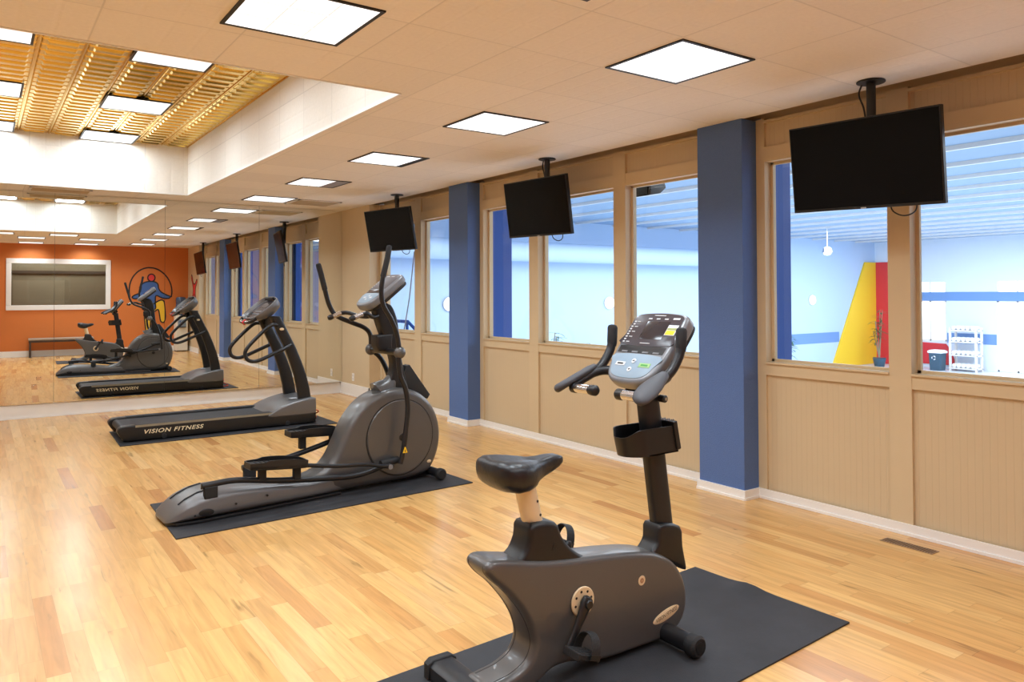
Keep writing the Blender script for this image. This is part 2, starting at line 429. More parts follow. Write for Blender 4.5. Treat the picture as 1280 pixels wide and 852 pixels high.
        if parent is not None:
            chain = Matrix.Identity(4); p = parent
            mats_ = []
            while p is not None: mats_.append(p); p = p.parent
            for q in reversed(mats_): chain = chain @ q.matrix_basis
            me.transform(chain.inverted()); o.parent = parent
        if bevel:
            b = o.modifiers.new('edge_softening', 'BEVEL'); b.width = bevel; b.segments = 2; b.limit_method = 'ANGLE'
        return o

def tag(o, label, cat, group=None):
    o['label'] = label; o['category'] = cat
    if group: o['group'] = group
    return o
def structure(o, label=None):
    o['kind'] = 'structure'
    if label: o['label'] = label
    return o
def thing(name, label, cat, loc, rz=0.0, group=None):
    o = D.objects.new(name, None); C.objects.link(o)
    o.location = loc; o.rotation_euler = (0, 0, rz)
    o.empty_display_size = 0.1
    o.matrix_basis = Matrix.Translation(Vector(loc)) @ Matrix.Rotation(rz, 4, 'Z')
    return tag(o, label, cat, group)
def dup(root, loc, label):
    def cp(o, parent):
        c = o.copy(); C.objects.link(c); c.parent = parent
        for ch in list(o.children): cp(ch, c)
        return c
    r = cp(root, None); r.location = loc; r['label'] = label
    return r
def text_mesh(mb_name, body, mat, parent, origin, right, up, height, depth=0.002, shear=0.0, spacing=1.0, bold=0.0, width=None, align='CENTER'):
    cu = D.curves.new(mb_name, 'FONT'); cu.body = body; cu.align_x = align; cu.align_y = 'CENTER'
    cu.size = height / 0.7; cu.extrude = depth; cu.shear = shear; cu.space_character = spacing; cu.offset = bold
    t = D.objects.new(mb_name, cu); C.objects.link(t)
    dg = bpy.context.evaluated_depsgraph_get()
    me = D.meshes.new_from_object(t.evaluated_get(dg))
    D.objects.remove(t); D.curves.remove(cu)
    r, u = Vector(right).normalized(), Vector(up).normalized(); n = r.cross(u)
    if width:
        xs = [v.co.x for v in me.vertices]; k = width / (max(xs) - min(xs))
        for v in me.vertices: v.co.x *= k
    mt = Matrix((( r.x, u.x, n.x, origin[0]), (r.y, u.y, n.y, origin[1]), (r.z, u.z, n.z, origin[2]), (0, 0, 0, 1)))
    me.transform(mt)
    me.materials.clear(); me.materials.append(mat)
    o = D.objects.new(mb_name, me); C.objects.link(o)
    if parent is not None:
        chain = Matrix.Identity(4); q = []; p = parent
        while p is not None: q.append(p); p = p.parent
        for k in reversed(q): chain = chain @ k.matrix_basis
        me.transform(chain.inverted()); o.parent = parent
    return o
def V(*a): return Vector(a)

# ------------------------------------------------------------------ room measures (metres)
H = 2.8886                      # flat ceiling
HG = 3.53                       # gold ceiling in the raised coffer
YM = 11.36                      # mirror face
YN = -0.10                      # orange wall
XL = -7.4                       # left wall, out of the picture
P = 0.172                       # how far pillars stand out
A1, A2, B1, B2, E = 3.658, 4.093, 7.594, 8.03, 10.343
NB = 1.36                       # where the near tan pier ends

# ------------------------------------------------------------------ setting
structure(MB().box(XL, 0.12, YN - 0.1, 11.5, -0.1, 0).build('floor', M['floor']), 'blond maple strip floor')

cx0, cx1, cy0, cy1 = -6.3, -2.63, 4.49, 10.68
c = MB()
ce = -0.15
c.box(XL, ce, YN, cy0, H, H + 0.02); c.box(XL, ce, cy1, 11.5, H, H + 0.02); c.box(XL, cx0, cy0, cy1, H, H + 0.02); c.box(cx1, ce, cy0, cy1, H, H + 0.02)
structure(c.build('ceiling', M['ceiling']), 'flat tan tile ceiling')
c = MB().box(cx1, cx1 + 0.02, cy0, cy1, H + 0.005, HG + 0.1).box(cx0 - 0.02, cx0, cy0, cy1, H + 0.005, HG + 0.1)
structure(c.build('trim_1', M['coffer']), 'white tile sides of the raised ceiling')
c = MB().box(cx0, cx1, cy1, cy1 + 0.02, H + 0.005, HG + 0.1).box(cx0, cx1, cy0 - 0.02, cy0, H + 0.005, HG + 0.1)
structure(c.build('trim_2', M['coffer_x']), 'white tile end faces of the raised ceiling')
c = MB()                        # thin white edge strip round the coffer mouth
for b_ in ((cx1 - 0.004, cx1 + 0.012, cy0, cy1), (cx0 - 0.012, cx0 + 0.004, cy0, cy1), (cx0, cx1, cy1 - 0.004, cy1 + 0.012), (cx0, cx1, cy0 - 0.012, cy0 + 0.004)):
    c.box(*b_, H - 0.006, H + 0.02)
structure(c.build('trim_3', M['white']), 'white edge strip of the raised ceiling')

g = MB()                        # pressed metal ceiling with raised nested rectangles
g.box(cx0, cx1, cy0, cy1, HG, HG + 0.02)
def frustum(x0, x1, y0, y1, z, h, ins):
    a = [g.bm.verts.new(p) for p in ((x0, y0, z), (x1, y0, z), (x1, y1, z), (x0, y1, z))]
    b_ = [g.bm.verts.new(p) for p in ((x0 + ins, y0 + ins, z - h), (x1 - ins, y0 + ins, z - h), (x1 - ins, y1 - ins, z - h), (x0 + ins, y1 - ins, z - h))]
    for i in range(4): g.poly([a[i], a[(i + 1) % 4], b_[(i + 1) % 4], b_[i]])
    g.poly(b_)
tx = cx1 - 0.01
while tx - 0.315 > cx0:
    ty = cy0 + 0.01
    while ty + 0.158 < cy1:
        x0, x1 = tx - 0.315, tx
        frustum(x0 + 0.012, x1 - 0.012, ty + 0.008, ty + 0.15, HG, 0.014, 0.010)
        frustum(x0 + 0.05, x1 - 0.05, ty + 0.034, ty + 0.124, HG - 0.014, 0.014, 0.012)
        ty += 0.158
    g.box(tx - 0.005, tx + 0.005, cy0, cy1, HG - 0.014, HG)
    tx -= 0.315
structure(g.build('ceiling_coffer', M['gold'], sharp=20), 'gold pressed metal ceiling in the raised part')

# left, mirror-side and orange walls
structure(MB().box(XL - 0.1, XL, YN - 0.1, 11.5, 0, H + 0.8).build('wall_left', M['white_wall']), 'plain wall out of the picture')
structure(MB().box(XL, 0.12, 11.436, 11.55, 0, H + 0.05).build('wall_far', M['tan']), 'wall behind the mirrors')
structure(MB().box(XL, -P, 11.405, 11.45, 0, 0.177).box(XL, -P, 11.395, 11.45, 0, 0.02).build('baseboard_far', M['white']), 'tall white baseboard under the mirrors')
wx0, wx1, wz0, wz1 = -4.88, -2.30, 1.195, 2.495
o_ = MB().box(XL, wx0, YN - 0.1, YN, 0, H + 0.05).box(wx1, 0.12, YN - 0.1, YN, 0, H + 0.05).box(wx0, wx1, YN - 0.1, YN, 0, wz0).box(wx0, wx1, YN - 0.1, YN, wz1, H + 0.05)
structure(o_.build('wall_near', M['orange']), 'orange wall seen in the mirror')
structure(MB().box(XL, -P, YN, YN + 0.02, 0, 0.15).build('baseboard_near', M['white']), 'white baseboard of the orange wall')
w = MB(); t_ = 0.115
w.box(wx0 - 0.01, wx1 + 0.01, YN - 0.1, YN + 0.025, wz1 - t_, wz1 + 0.01).box(wx0 - 0.01, wx1 + 0.01, YN - 0.1, YN + 0.025, wz0 - 0.01, wz0 + t_)
w.box(wx0 - 0.01, wx0 + t_, YN - 0.1, YN + 0.025, wz0 + t_, wz1 - t_).box(wx1 - t_, wx1 + 0.01, YN - 0.1, YN + 0.025, wz0 + t_, wz1 - t_)
ow = structure(w.build('window_1', M['white'], bevel=0.006), 'white framed interior window in the orange wall')
structure(MB().box(wx0 + t_, wx1 - t_, YN - 0.07, YN - 0.064, wz0 + t_, wz1 - t_).build('window_pane', M['dim_glass'], ow))
# dim room behind that window
of = MB().box(-5.8, -1.2, -1.7, -1.65, 0.4, 3.0)
of.mi = 1; of.box(-5.8, -1.2, -1.66, -1.60, 2.16, 2.24)
of.mi = 2; of.box(-4.75, -3.4, -1.66, -1.64, 0.5, 1.98)
structure(of.build('wall_office', [M['office'], M['office_dk'], simple('office_board', (176, 168, 148), 0.7)]), 'taupe wall beyond the interior window')
structure(MB().box(-5.9, -1.2, -1.7, -0.2, 3.0, 3.1).box(-5.9, -5.8, -1.7, -0.2, 0.3, 3).box(-1.3, -1.2, -1.7, -0.2, 0.3, 3).box(-5.8, -1.2, -1.7, -0.2, 0.3, 0.4).build('wall_office_side', M['office']), 'side walls of the room beyond the interior window')

# window wall
zp, zs, zt, zh, hb = 0.938, 1.037, 2.562, 2.676, 0.072
Wt = MB()
bays = [(NB, A1, [(2.4855, 2.632)]), (A2, B1, [(5.10, 5.26), (6.44, 6.602)]), (B2, E, [(9.026, 9.301)])]
bays = [(NB, A1, [(2.4855, 2.632)]), (A2, B1, [(5.10, 5.26), (6.44, 6.602)]), (B2, E, [(9.06, 9.24)])]
panes = []; panels = []
for y0, y1, mull in bays:
    st = 0.075
    Wt.box(0.07, 0.14, y0, y1, 2.80, 2.92)
    edges = [y0 + st] + [v for m_ in mull for v in m_] + [y1 - st]
    Wt.box(0, 0.14, y0, y0 + st, 0, 2.892).box(0, 0.14, y1 - st, y1, 0, 2.892)
    for a, b_ in mull: Wt.box(-0.004, 0.14, a, b_, 0, 2.892)
    for i in range(0, len(edges), 2):
        a, b_ = edges[i], edges[i + 1]
        Wt.box(0, 0.14, a, b_, zp, zs)                       # rail under the glass
        Wt.box(-0.012, 0.02, a, b_, zs - 0.014, zs)          # little sill nosing
        Wt.box(0, 0.14, a, b_, zt, zh)                       # head rail
        Wt.box(-0.004, 0.06, a, b_, 2.858, 2.880)            # cornice bead
        Wt.box(0.075, 0.10, a, a + 0.022, zs, zt).box(0.075, 0.10, b_ - 0.022, b_, zs, zt)   # glazing stops
        Wt.box(0.075, 0.10, a, b_, zs, zs + 0.02).box(0.075, 0.10, a, b_, zt - 0.02, zt)
        panes.append((a + 0.022, b_ - 0.022)); panels.append((a, b_))
Wt.box(-P, 0.14, NB - 0.001, YN, 0, H + 0.005).box(-P, 0.14, E, 11.5, 0, H + 0.005)     # tan piers at both ends
Wt.box(0.07, 0.14, YN, 11.5, 2.92, 3.12).box(-0.2, 0.14, YN, 11.5, 3.12, 3.15)                                                # deck over the slot
Wt.box(-0.2, -0.15, YN, 11.5, H + 0.02, 3.15)
wr = structure(Wt.build('wall_right', M['tan']), 'tan panelled window wall')
pb = MB()
for a, b_ in panels: pb.box(0.018, 0.12, a, b_, 0, zp).box(0.022, 0.12, a, b_, zh, 2.858)
structure(pb.build('bead_panels', M['bead'], wr))
for i, (a, b_) in enumerate(panes):
    structure(MB().box(0.084, 0.090, a, b_, zs + 0.02, zt - 0.02).build('window_%d' % (i + 2), M['glass']), 'clear pane of the window wall')
bb = MB()
def base(y0, y1, xf=0.0, h=hb):
    bb.box(xf - 0.014, xf, y0, y1, 0, h); bb.box(xf - 0.022, xf - 0.014, y0, y1, 0, 0.018)
base(NB, A1); base(A2, B1); base(B2, E)
for a, b_ in ((A1, A2), (B1, B2)):
    base(a - 0.014, b_ + 0.014, -P)
    for s, yy in ((-1, a), (1, b_)):
        bb.box(-P, -0.0142, min(yy, yy + s * 0.014), max(yy, yy + s * 0.014), 0, hb)
        bb.box(-P - 0.014, -0.0222, min(yy + s * 0.014, yy + s * 0.022), max(yy + s * 0.014, yy + s * 0.022), 0, 0.018)
base(E - 0.014, 11.42, -P, 0.177); bb.box(-P - 0.014, 0, E - 0.014, E, 0, 0.177)
base(YN, NB + 0.014, -P, 0.13)
structure(bb.build('baseboard_right', M['white']), 'white baseboard of the window wall')
for i, (a, b_) in enumerate(((A1, A2), (B1, B2))):
    structure(MB().box(-P, 0.14, a, b_, 0, H + 0.0).build('pillar', M['pillar'], bevel=0.004), ('nearer' if i == 0 else 'farther') + ' blue square pillar of the window wall')
    structure(MB().box(0.2, 0.5, a + 0.045, b_ + 0.12, -1.04, 3.42).build('pillar_outside', M['outer']), 'deep blue post outside the glass beside the ' + ('nearer' if i == 0 else 'farther') + ' pillar')

# mirrors: four sheets butted together
seams = [-0.174, -1.482, -2.779, -4.095, -5.39]
names = ['frameless wall mirror sheet nearest the window wall, reflecting the windows', 'frameless wall mirror sheet behind the treadmill console, reflecting the jumping figure',
         'frameless wall mirror sheet reflecting the reflected exercise bike and bench', 'frameless wall mirror sheet at the left edge, reflecting the white window frame corner']
def bow(x):                      # sheets bowed back a few centimetres to shift their reflections; wall stays flat
    t = max(0.0, -1.2 - x)
    return YM + rad(0.9 * (0.11 * t * t + 0.07 / 3 * t ** 3))
for i in range(4):
    m_ = MB(); fr_ = []; n_ = 48
    a, c_ = seams[i + 1] + 0.0016, seams[i] - 0.0016
    xs_ = [a + (c_ - a) * k / n_ for k in range(n_ + 1)]
    m_.loft([[(x, bow(x), 0.180), (x, bow(x), H - 0.004), (x, bow(x) + 0.005, H - 0.004), (x, bow(x) + 0.005, 0.180)] for x in xs_])
    o = m_.build('wall_mirror', M['mirror'])
    tag(o, names[i], 'mirror', 'mirror sheets on the far wall')
    MB().loft([[(x, bow(x) + 0.0055, 0.180), (x, bow(x) + 0.0055, H - 0.004), (x, 11.434, H - 0.004), (x, 11.434, 0.180)] for x in xs_]).build('backing_board', M['black_trim'], o)

# ------------------------------------------------------------------ ceiling lights
LAMP_W = 17.0
LAMP_COL = (0.80, 0.915, 1.0)
def make_light(name, label, loc, lens=(0.018, 0.582), grey=None, group='square ceiling light panels', spread=138, watt=None):
    t = thing(name, label, 'ceiling light', loc, 0, group)
    x, y, z = loc
    f = MB()
    for b_ in ((0, 0.6, 0, 0.018), (0, 0.6, 0.582, 0.6), (0, 0.018, 0.018, 0.582), (0.582, 0.6, 0.018, 0.582)):
        f.box(x + b_[0], x + b_[1], y + b_[2], y + b_[3], z - 0.008, z)
    f.box(x, x + 0.6, y, y + 0.6, z - 0.002, z)
    f.build('frame', M['black_trim'], t)
    MB().box(x + lens[0], x + lens[1], y + 0.018, y + 0.582, z - 0.005, z - 0.0025).build('lens', M['lens'], t)
    l = MB()
    for k in (1, 2):
        xx = x + lens[0] + (lens[1] - lens[0]) * k / 3; yy = y + 0.6 * k / 3
        l.box(xx - 0.004, xx + 0.004, y + 0.024, y + 0.576, z - 0.0085, z - 0.005)
        l.box(x + lens[0] + 0.006, x + lens[1] - 0.006, yy - 0.004, yy + 0.004, z - 0.0085, z - 0.005)
    l.build('louver', M['louver'], t)
    l_ = D.lights.new('lamp', 'AREA'); l_.shape = 'SQUARE'; l_.size = 0.5; l_.energy = watt or LAMP_W; l_.color = LAMP_COL; l_.spread = rad(spread)
    lo = D.objects.new('lamp', l_); C.objects.link(lo); lo.parent = t; lo.location = (0.3, 0.3, -0.0095)
    if grey: MB().box(x + grey[0], x + grey[1], y + 0.018, y + 0.582, z - 0.005, z - 0.0025).build('blank_lens', M['grey_lens'], t)
    return t
xr = -1.909
L0 = make_light('ceiling_light', 'large square ceiling light in front of the nearest television, its nine cells visible', (xr, 2.680, H))
dup(L0, (xr, 4.576, H), 'square ceiling light second from the camera in the row beside the windows')
make_light('ceiling_light', 'square ceiling light third in the window row, black gap along one edge', (xr, 6.465, H), lens=(0.018, 0.53))
make_light('ceiling_light', 'square ceiling light fourth in the window row, part of its lens grey', (xr, 8.34, H), lens=(0.018, 0.42), grey=(0.422, 0.582))
dup(L0, (xr, 10.18, H), 'square ceiling light beside the recessed tan vent, nearest the mirror in the window row')
dup(L0, (xr, 0.785, H), 'ceiling light of the window row seen only in the mirror, closest to the orange wall')
dup(L0, (-3.95, 3.21, H), 'square ceiling light cut by the top of the photo, left of the window row')
dup(L0, (-5.25, 3.25, H), 'ceiling light at the left edge of the mirror, under the reflected white coffer')
dup(L0, (-4.60, 1.975, H), 'ceiling light reflected above the white interior window, farther from the orange wall')
dup(L0, (-4.60, 0.08, H), 'ceiling light reflected above the white interior window, closest to the orange wall')
dup(L0, (-3.26, 1.975, H), 'square ceiling light just peeping in at the top edge, left of the nearest full light')
dup(L0, (-3.26, 0.08, H), 'square ceiling light reflected just right of the interior window, closest to the orange wall')
gz = HG - 0.030
G0 = None
for x_, nm in ((-3.90, 'right'), (-5.17, 'left')):
    for y_, w_ in ((6.28, 'nearest the camera'), (8.19, 'in the middle'), (10.075, 'against the far white face')):
        lab = 'light panel in the gold ceiling, ' + ('inner column, ' if nm == 'right' else 'column at the photo edge, ') + w_
        if G0 is None: G0 = make_light('ceiling_light', lab, (x_, y_, gz), group='light panels in the gold ceiling', spread=178, watt=19)
        else: dup(G0, (x_, y_, gz), lab)
dup(G0, (-3.90, 4.60, gz), 'gold ceiling light panel seen in the mirror, inner column by the near white face')
dup(G0, (-5.17, 4.60, gz), 'gold ceiling light panel seen in the mirror, outer column by the near white face')

# ceiling vents
def vent(label, x0, x1, y0, y1):
    t = thing('ceiling_vent', label, 'vent', (x0, y0, H))
    f = MB()
    for b_ in ((x0, x1, y0, y0 + 0.03), (x0, x1, y1 - 0.03, y1), (x0, x0 + 0.03, y0, y1), (x1 - 0.03, x1, y0, y1)): f.box(*b_, H - 0.012, H)
    f.build('frame', M['ceiling'], t)
    MB().box(x0, x1, y0, y1, H - 0.003, H).build('backing', M['slot'], t)
    s = MB(); n = int((y1 - y0 - 0.06) / 0.03)
    for k in range(n):
        yy = y0 + 0.035 + k * 0.03
        s.obox((0.5 * (x0 + x1), yy + 0.01, H - 0.008), (V(1, 0, 0), V(0, 0.8, 0.6), V(0, -0.6, 0.8)), ((x1 - x0) / 2 - 0.03, 0.011, 0.0015))
    s.build('slats', M['tan'], t)
vent('tan slatted ceiling vent beside the last light of the window row', -1.27, -0.63, 10.27, 10.84)
vent('dark slatted ceiling vent between the gold coffer and the mirror', -4.40, -3.72, 10.86, 11.22)

# ------------------------------------------------------------------ televisions
def television(label, mx, my, cx, cy, cz, yaw, tilt, roll=0.0, seed=0):
    t = thing('television', label, 'television', (mx, my, H), 0, 'ceiling-hung televisions')
    W_, H_ = 0.980, 0.563
    cy_, sy_ = math.cos(rad(yaw)), math.sin(rad(yaw))
    n = V(cy_ * math.cos(rad(tilt)), sy_ * math.cos(rad(tilt)), -math.sin(rad(tilt)))
    r = V(0, 0, 1).cross(n).normalized(); u = n.cross(r).normalized()
    r, u = r * math.cos(rad(roll)) + u * math.sin(rad(roll)), u * math.cos(rad(roll)) - r * math.sin(rad(roll))
    c_ = V(cx, cy, cz)
    def pt(a, b, d): return c_ + r * a + u * b + n * d
    MB().obox(pt(0, 0, -0.018), (r, u, n), (W_ / 2, H_ / 2, 0.018)).build('casing', M['tv_case'], t, bevel=0.004)
    MB().obox(pt(0, -0.06, -0.05), (r, u, n), (0.33, 0.17, 0.016)).build('rear_housing', M['tv_case'], t, bevel=0.01)
    MB().obox(pt(0, 0.004, 0.0008), (r, u, n), (W_ / 2 - 0.010, H_ / 2 - 0.014, 0.0008)).build('screen', M['tv'], t)
    MB().obox(pt(0.0, -H_ / 2 + 0.006, 0.0012), (r, u, n), (0.018, 0.0035, 0.0006)).build('brand_plate', M['chrome'], t)
    MB().cyl((mx, my, H), (mx, my, H - 0.012), 0.085, 28, chamfer=0.003).build('ceiling_plate', M['black'], t)
    back = pt(0, 0.05, -0.075)
    MB().tube([(mx + 0.0, my, H - 0.01), (mx, my, back.z + 0.02)], 0.028, 16).build('pole', M['black'], t)
    a = MB().obox(pt(0, 0.0, -0.072), (r, u, n), (0.15, 0.17, 0.006))
    a.obox((V(mx, my, back.z) + back) / 2, ((back - V(mx, my, back.z) + n * 1e-4).normalized(), r, u), (max(0.03, (back - V(mx, my, back.z)).length / 2), 0.04, 0.04))
    a.build('tilt_bracket', M['black'], t)
    b0 = pt(0.14, -H_ / 2 + 0.03, -0.05)
    MB().tube([b0, pt(0.16, -H_ / 2 - 0.03, -0.05), pt(0.22, -H_ / 2 - 0.06, -0.06), pt(0.29, -H_ / 2 - 0.035, -0.055), pt(0.31, -H_ / 2 + 0.04, -0.05)], 0.0045, 8, smooth=6).build('cable', M['black'], t)
    MB().tube([(mx + 0.0, my + 0.06, H - 0.01), (mx + 0.01, my + 0.085, H - 0.07), (mx + 0.01, my + 0.05, H - 0.18), (mx + 0.01, my + 0.03, back.z + 0.08)], 0.006, 8, smooth=6).build('power_cable', M['black'], t)
television('wide black television hung from the ceiling nearest the camera, beside the near blue pillar', -0.33, 2.55, -0.428, 2.566, 2.362, 179.6, 8.3, -1.8)
television('black television hung between the two blue pillars, loop of cable underneath', -0.335, 5.85, -0.435, 5.906, 2.405, 181, 8.4, -1.0)
television('black television hung farthest from the camera, above the elliptical trainer', -0.345, 9.09, -0.447, 9.126, 2.413, 191.3, 11.1)

# ------------------------------------------------------------------ rubber mats
def floor_mat(label, corners, ripple=None):
    m = MB(); nx, ny = 40, 16
    A, B, Cc, Dd = [V(*p, 0) for p in corners]
    top = []; bot = []
    for i in range(nx + 1):
        for j in range(ny + 1):
            s, q = i / nx, j / ny
            p = (A * (1 - s) + B * s) * (1 - q) + (Dd * (1 - s) + Cc * s) * q
            z = 0.008
            if ripple:
                d = (p - V(*ripple, 0)).length
                z += 0.018 * math.exp(-(d / 0.075) ** 2)
            top.append(m.bm.verts.new((p.x, p.y, z))); bot.append(m.bm.verts.new((p.x, p.y, z - 0.0075)))
    ix = lambda i, j: i * (ny + 1) + j
    for i in range(nx):
        for j in range(ny):
            m.poly([top[ix(i, j)], top[ix(i + 1, j)], top[ix(i + 1, j + 1)], top[ix(i, j + 1)]])
            m.poly([bot[ix(i, j)], bot[ix(i, j + 1)], bot[ix(i + 1, j + 1)], bot[ix(i + 1, j)]])
    rim = [ix(i, 0) for i in range(nx + 1)] + [ix(nx, j) for j in range(1, ny + 1)] + [ix(i, ny) for i in range(nx - 1, -1, -1)] + [ix(0, j) for j in range(ny - 1, 0, -1)]
    for a, b_ in zip(rim, rim[1:] + rim[:1]): m.poly([top[a], top[b_], bot[b_], bot[a]])
    return tag(m.build('rubber_mat', M['mat']), label, 'mat', 'equipment mats')
floor_mat('scuffed black rubber mat under the exercise bike, rippled far edge', [(-3.75, 1.90), (-1.535, 2.013), (-1.565, 2.925), (-3.75, 2.80)], (-1.585, 2.56))
floor_mat('black rubber mat under the elliptical trainer', [(-3.86, 5.19), (-1.555, 5.301), (-1.60, 6.26), (-3.846, 6.16)])
floor_mat('black rubber mat under the treadmill', [(-3.695, 8.70), (-1.33, 8.69), (-1.33, 9.70), (-3.668, 9.70)])

# ------------------------------------------------------------------ exercise bike
YB = 2.45; MT = 0.0085
bike = thing('exercise_bike', 'dark grey upright exercise bike with black saddle, nearest the camera on its rubber mat', 'exercise bike', (-2.85, YB, MT))
def xz(pts, dx=0.0, dz=0.0): return [(a + dx, b + dz) for a, b in pts]
out = catmull([Vector((a, b, 0)) for a, b in [
    (-3.345, .520), (-3.335, .545), (-3.30, .552), (-3.20, .532), (-3.05, .500), (-2.90, .480), (-2.70, .458), (-2.53, .432), (-2.42, .400), (-2.33, .345), (-2.275, .27), (-2.252, .193), (-2.262, .115), (-2.31, .055), (-2.40, .026),
    (-2.55, .026), (-2.74, .030), (-2.86, .050), (-2.95, .072), (-3.03, .072), (-3.08, .050), (-3.13, .028), (-3.19, .020), (-3.28, .018), (-3.335, .022), (-3.350, .050), (-3.335, .082), (-3.29, .090),
    (-3.22, .100), (-3.155, .13), (-3.125, .185), (-3.138, .255), (-3.185, .34), (-3.26, .43), (-3.32, .485)]], 4, closed=True)
s = MB().slab([(p.x, p.y + .0) for p in out], YB - .082, YB + .082, 0.026, 5)
shell = s.build('body_shell', M['body'], bike, sharp=50)
# centre seam along the spine of the shell
for yy_ in (-.05, .05): MB().tube([(p.x, YB + yy_, p.y) for p in out[-34:] + out[:3]], 0.0014, 6).build('seam', M['black_trim'], shell)
# stabilisers
st = MB().cyl((-2.395, YB - .245, .057), (-2.395, YB + .245, .057), .040, 24).build('front_stabilizer', M['frame'], bike)
for sg in (-1, 1):
    e = MB().cyl((-2.395, YB + sg * .215, .057), (-2.395, YB + sg * .275, .057), .047, 28, chamfer=.010)
    e.build('transport_wheel', M['rubber'], st)
    MB().cyl((-2.395, YB + sg * .2745, .057), (-2.395, YB + sg * .278, .057), .024, 20).build('wheel_hub', M['black'], st)
rs = MB().slab([(-3.41, .014), (-3.29, .014), (-3.29, .062), (-3.31, .078), (-3.39, .078), (-3.41, .062)], YB - .26, YB + .26, .012, 3).build('rear_stabilizer', M['frame'], bike)
for sg in (-1, 1): MB().slab([(-3.416, .0095), (-3.284, .0095), (-3.284, .068), (-3.306, .084), (-3.394, .084), (-3.416, .068)], YB + sg * .262 - .022, YB + sg * .262 + .022, .008, 3).build('end_cap', M['rubber'], rs)
# cranks and pedals
CX, CZ = -2.885, .308
def crank(sg, ang):
    yo = YB + sg * .083
    ring = MB().cyl((CX, yo, CZ), (CX, yo + sg * .010, CZ), .060, 36, chamfer=.003).build('crank_disc', M['cream'], bike)
    for k in range(8):
        a = k * PI / 4 + .25
        MB().cyl((CX + .043 * math.cos(a), yo + sg * .0095, CZ + .043 * math.sin(a)), (CX + .043 * math.cos(a), yo + sg * .0108, CZ + .043 * math.sin(a)), .0055, 10).build('hole', M['black_trim'], ring)
    d = V(math.cos(ang), 0, math.sin(ang)); nrm = V(-d.z, 0, d.x); c0 = V(CX, yo + sg * .028, CZ); c1 = c0 + d * .175 + V(0, sg * .012, 0)
    b_ = MB()
    rings = []
    for t, hw, ht in ((-.16, .012, .008), (-.12, .027, .014), (0, .031, .016), (.15, .026, .014), (.5, .019, .011), (.85, .018, .010), (1.0, .021, .011), (1.12, .015, .009), (1.15, .004, .004)):
        c_ = c0 + (c1 - c0) * t
        rings.append([c_ + nrm * hw * math.cos(2 * PI * k / 16) + V(0, 1, 0) * ht * math.sin(2 * PI * k / 16) for k in range(16)])
    arm = b_.loft(rings).build('crank_arm', M['black'], bike)
    MB().cyl(c0 + V(0, sg * .012, 0), c0 + V(0, sg * .024, 0), .019, 20, chamfer=.004).build('axle_cap', M['black'], arm)
    MB().ball(c1 + V(0, sg * .014, 0), .010).build('pedal_bolt', M['chrome'], arm)
    # pedal: toothed platform tilted nose-up with a foot strap
    pc = c1 + V(0, sg * .070, 0); ta = rad(-18); ax = V(math.cos(ta), 0, math.sin(ta)); az = V(-math.sin(ta), 0, math.cos(ta)); ay = V(0, 1, 0)
    p = MB().obox(pc, (ax, ay, az), (.052, .043, .011))
    for k in (-1, 1): p.obox(pc + ax * .050 * k, (ax, ay, az), (.006, .046, .015))
    for k in range(5): p.obox(pc + ay * (.034 - .017 * k) + az * .012, (ax, ay, az), (.045, .003, .003))
    ped = p.build('pedal', M['rubber'], bike, bevel=.003)
    sp_ = MB(); pts = []
    for k in range(13):
        a = PI * k / 12
        pts.append(pc + ay * (-sg) * .052 * math.cos(a) + az * (.085 * math.sin(a) ** .8 - .004) + ax * .022)
    rr = [[p_ - ax * .021, p_ + ax * .021, p_ + ax * .021 + (p_ - pc).normalized() * .004, p_ - ax * .021 + (p_ - pc).normalized() * .004] for p_ in pts]
    sp_.loft(rr).build('foot_strap', M['rubber'], ped)
    MB().obox(pc + ay * sg * .054 + az * .006 + ax * .022, (ax, ay, az), (.025, .004, .010)).build('buckle', M['black'], ped)
crank(-1, rad(236)); crank(1, rad(56))
# badges
bd = MB().cyl((-2.545, YB - .0825, .316), (-2.545, YB - .0845, .316), .021, 28, chamfer=.001).build('round_badge', M['cream'], bike)
MB().cyl((-2.545, YB - .0845, .316), (-2.545, YB - .0850, .316), .011, 20).build('emblem', simple('badge_copper', (168, 120, 84), .4), bd)
text_mesh('emblem_lettering', 'v', M['cream'], bd, (-2.545, YB - .0852, .316), (1, 0, 0), (0, 0, 1), .009, .0003)
ov = MB()
ea = rad(13); ux_, uz_ = V(math.cos(ea), 0, math.sin(ea)), V(-math.sin(ea), 0, math.cos(ea)); bc = V(-2.395, YB - .0825, .133)
ov.loft([[bc + V(0, -d, 0) + ux_ * .083 * k_ * math.cos(2 * PI * k / 40) + uz_ * .023 * k_ * math.sin(2 * PI * k / 40) for k in range(40)] for d, k_ in ((-.002, 1), (.0015, 1), (.0022, .96))])
ovb = ov.build('oval_badge', M['cream'], bike)
text_mesh('badge_lettering', 'VISION FITNESS', M['letter_dk'], ovb, bc + V(0, -.0024, 0), ux_, uz_, .017, .0003, shear=.25, width=.135)
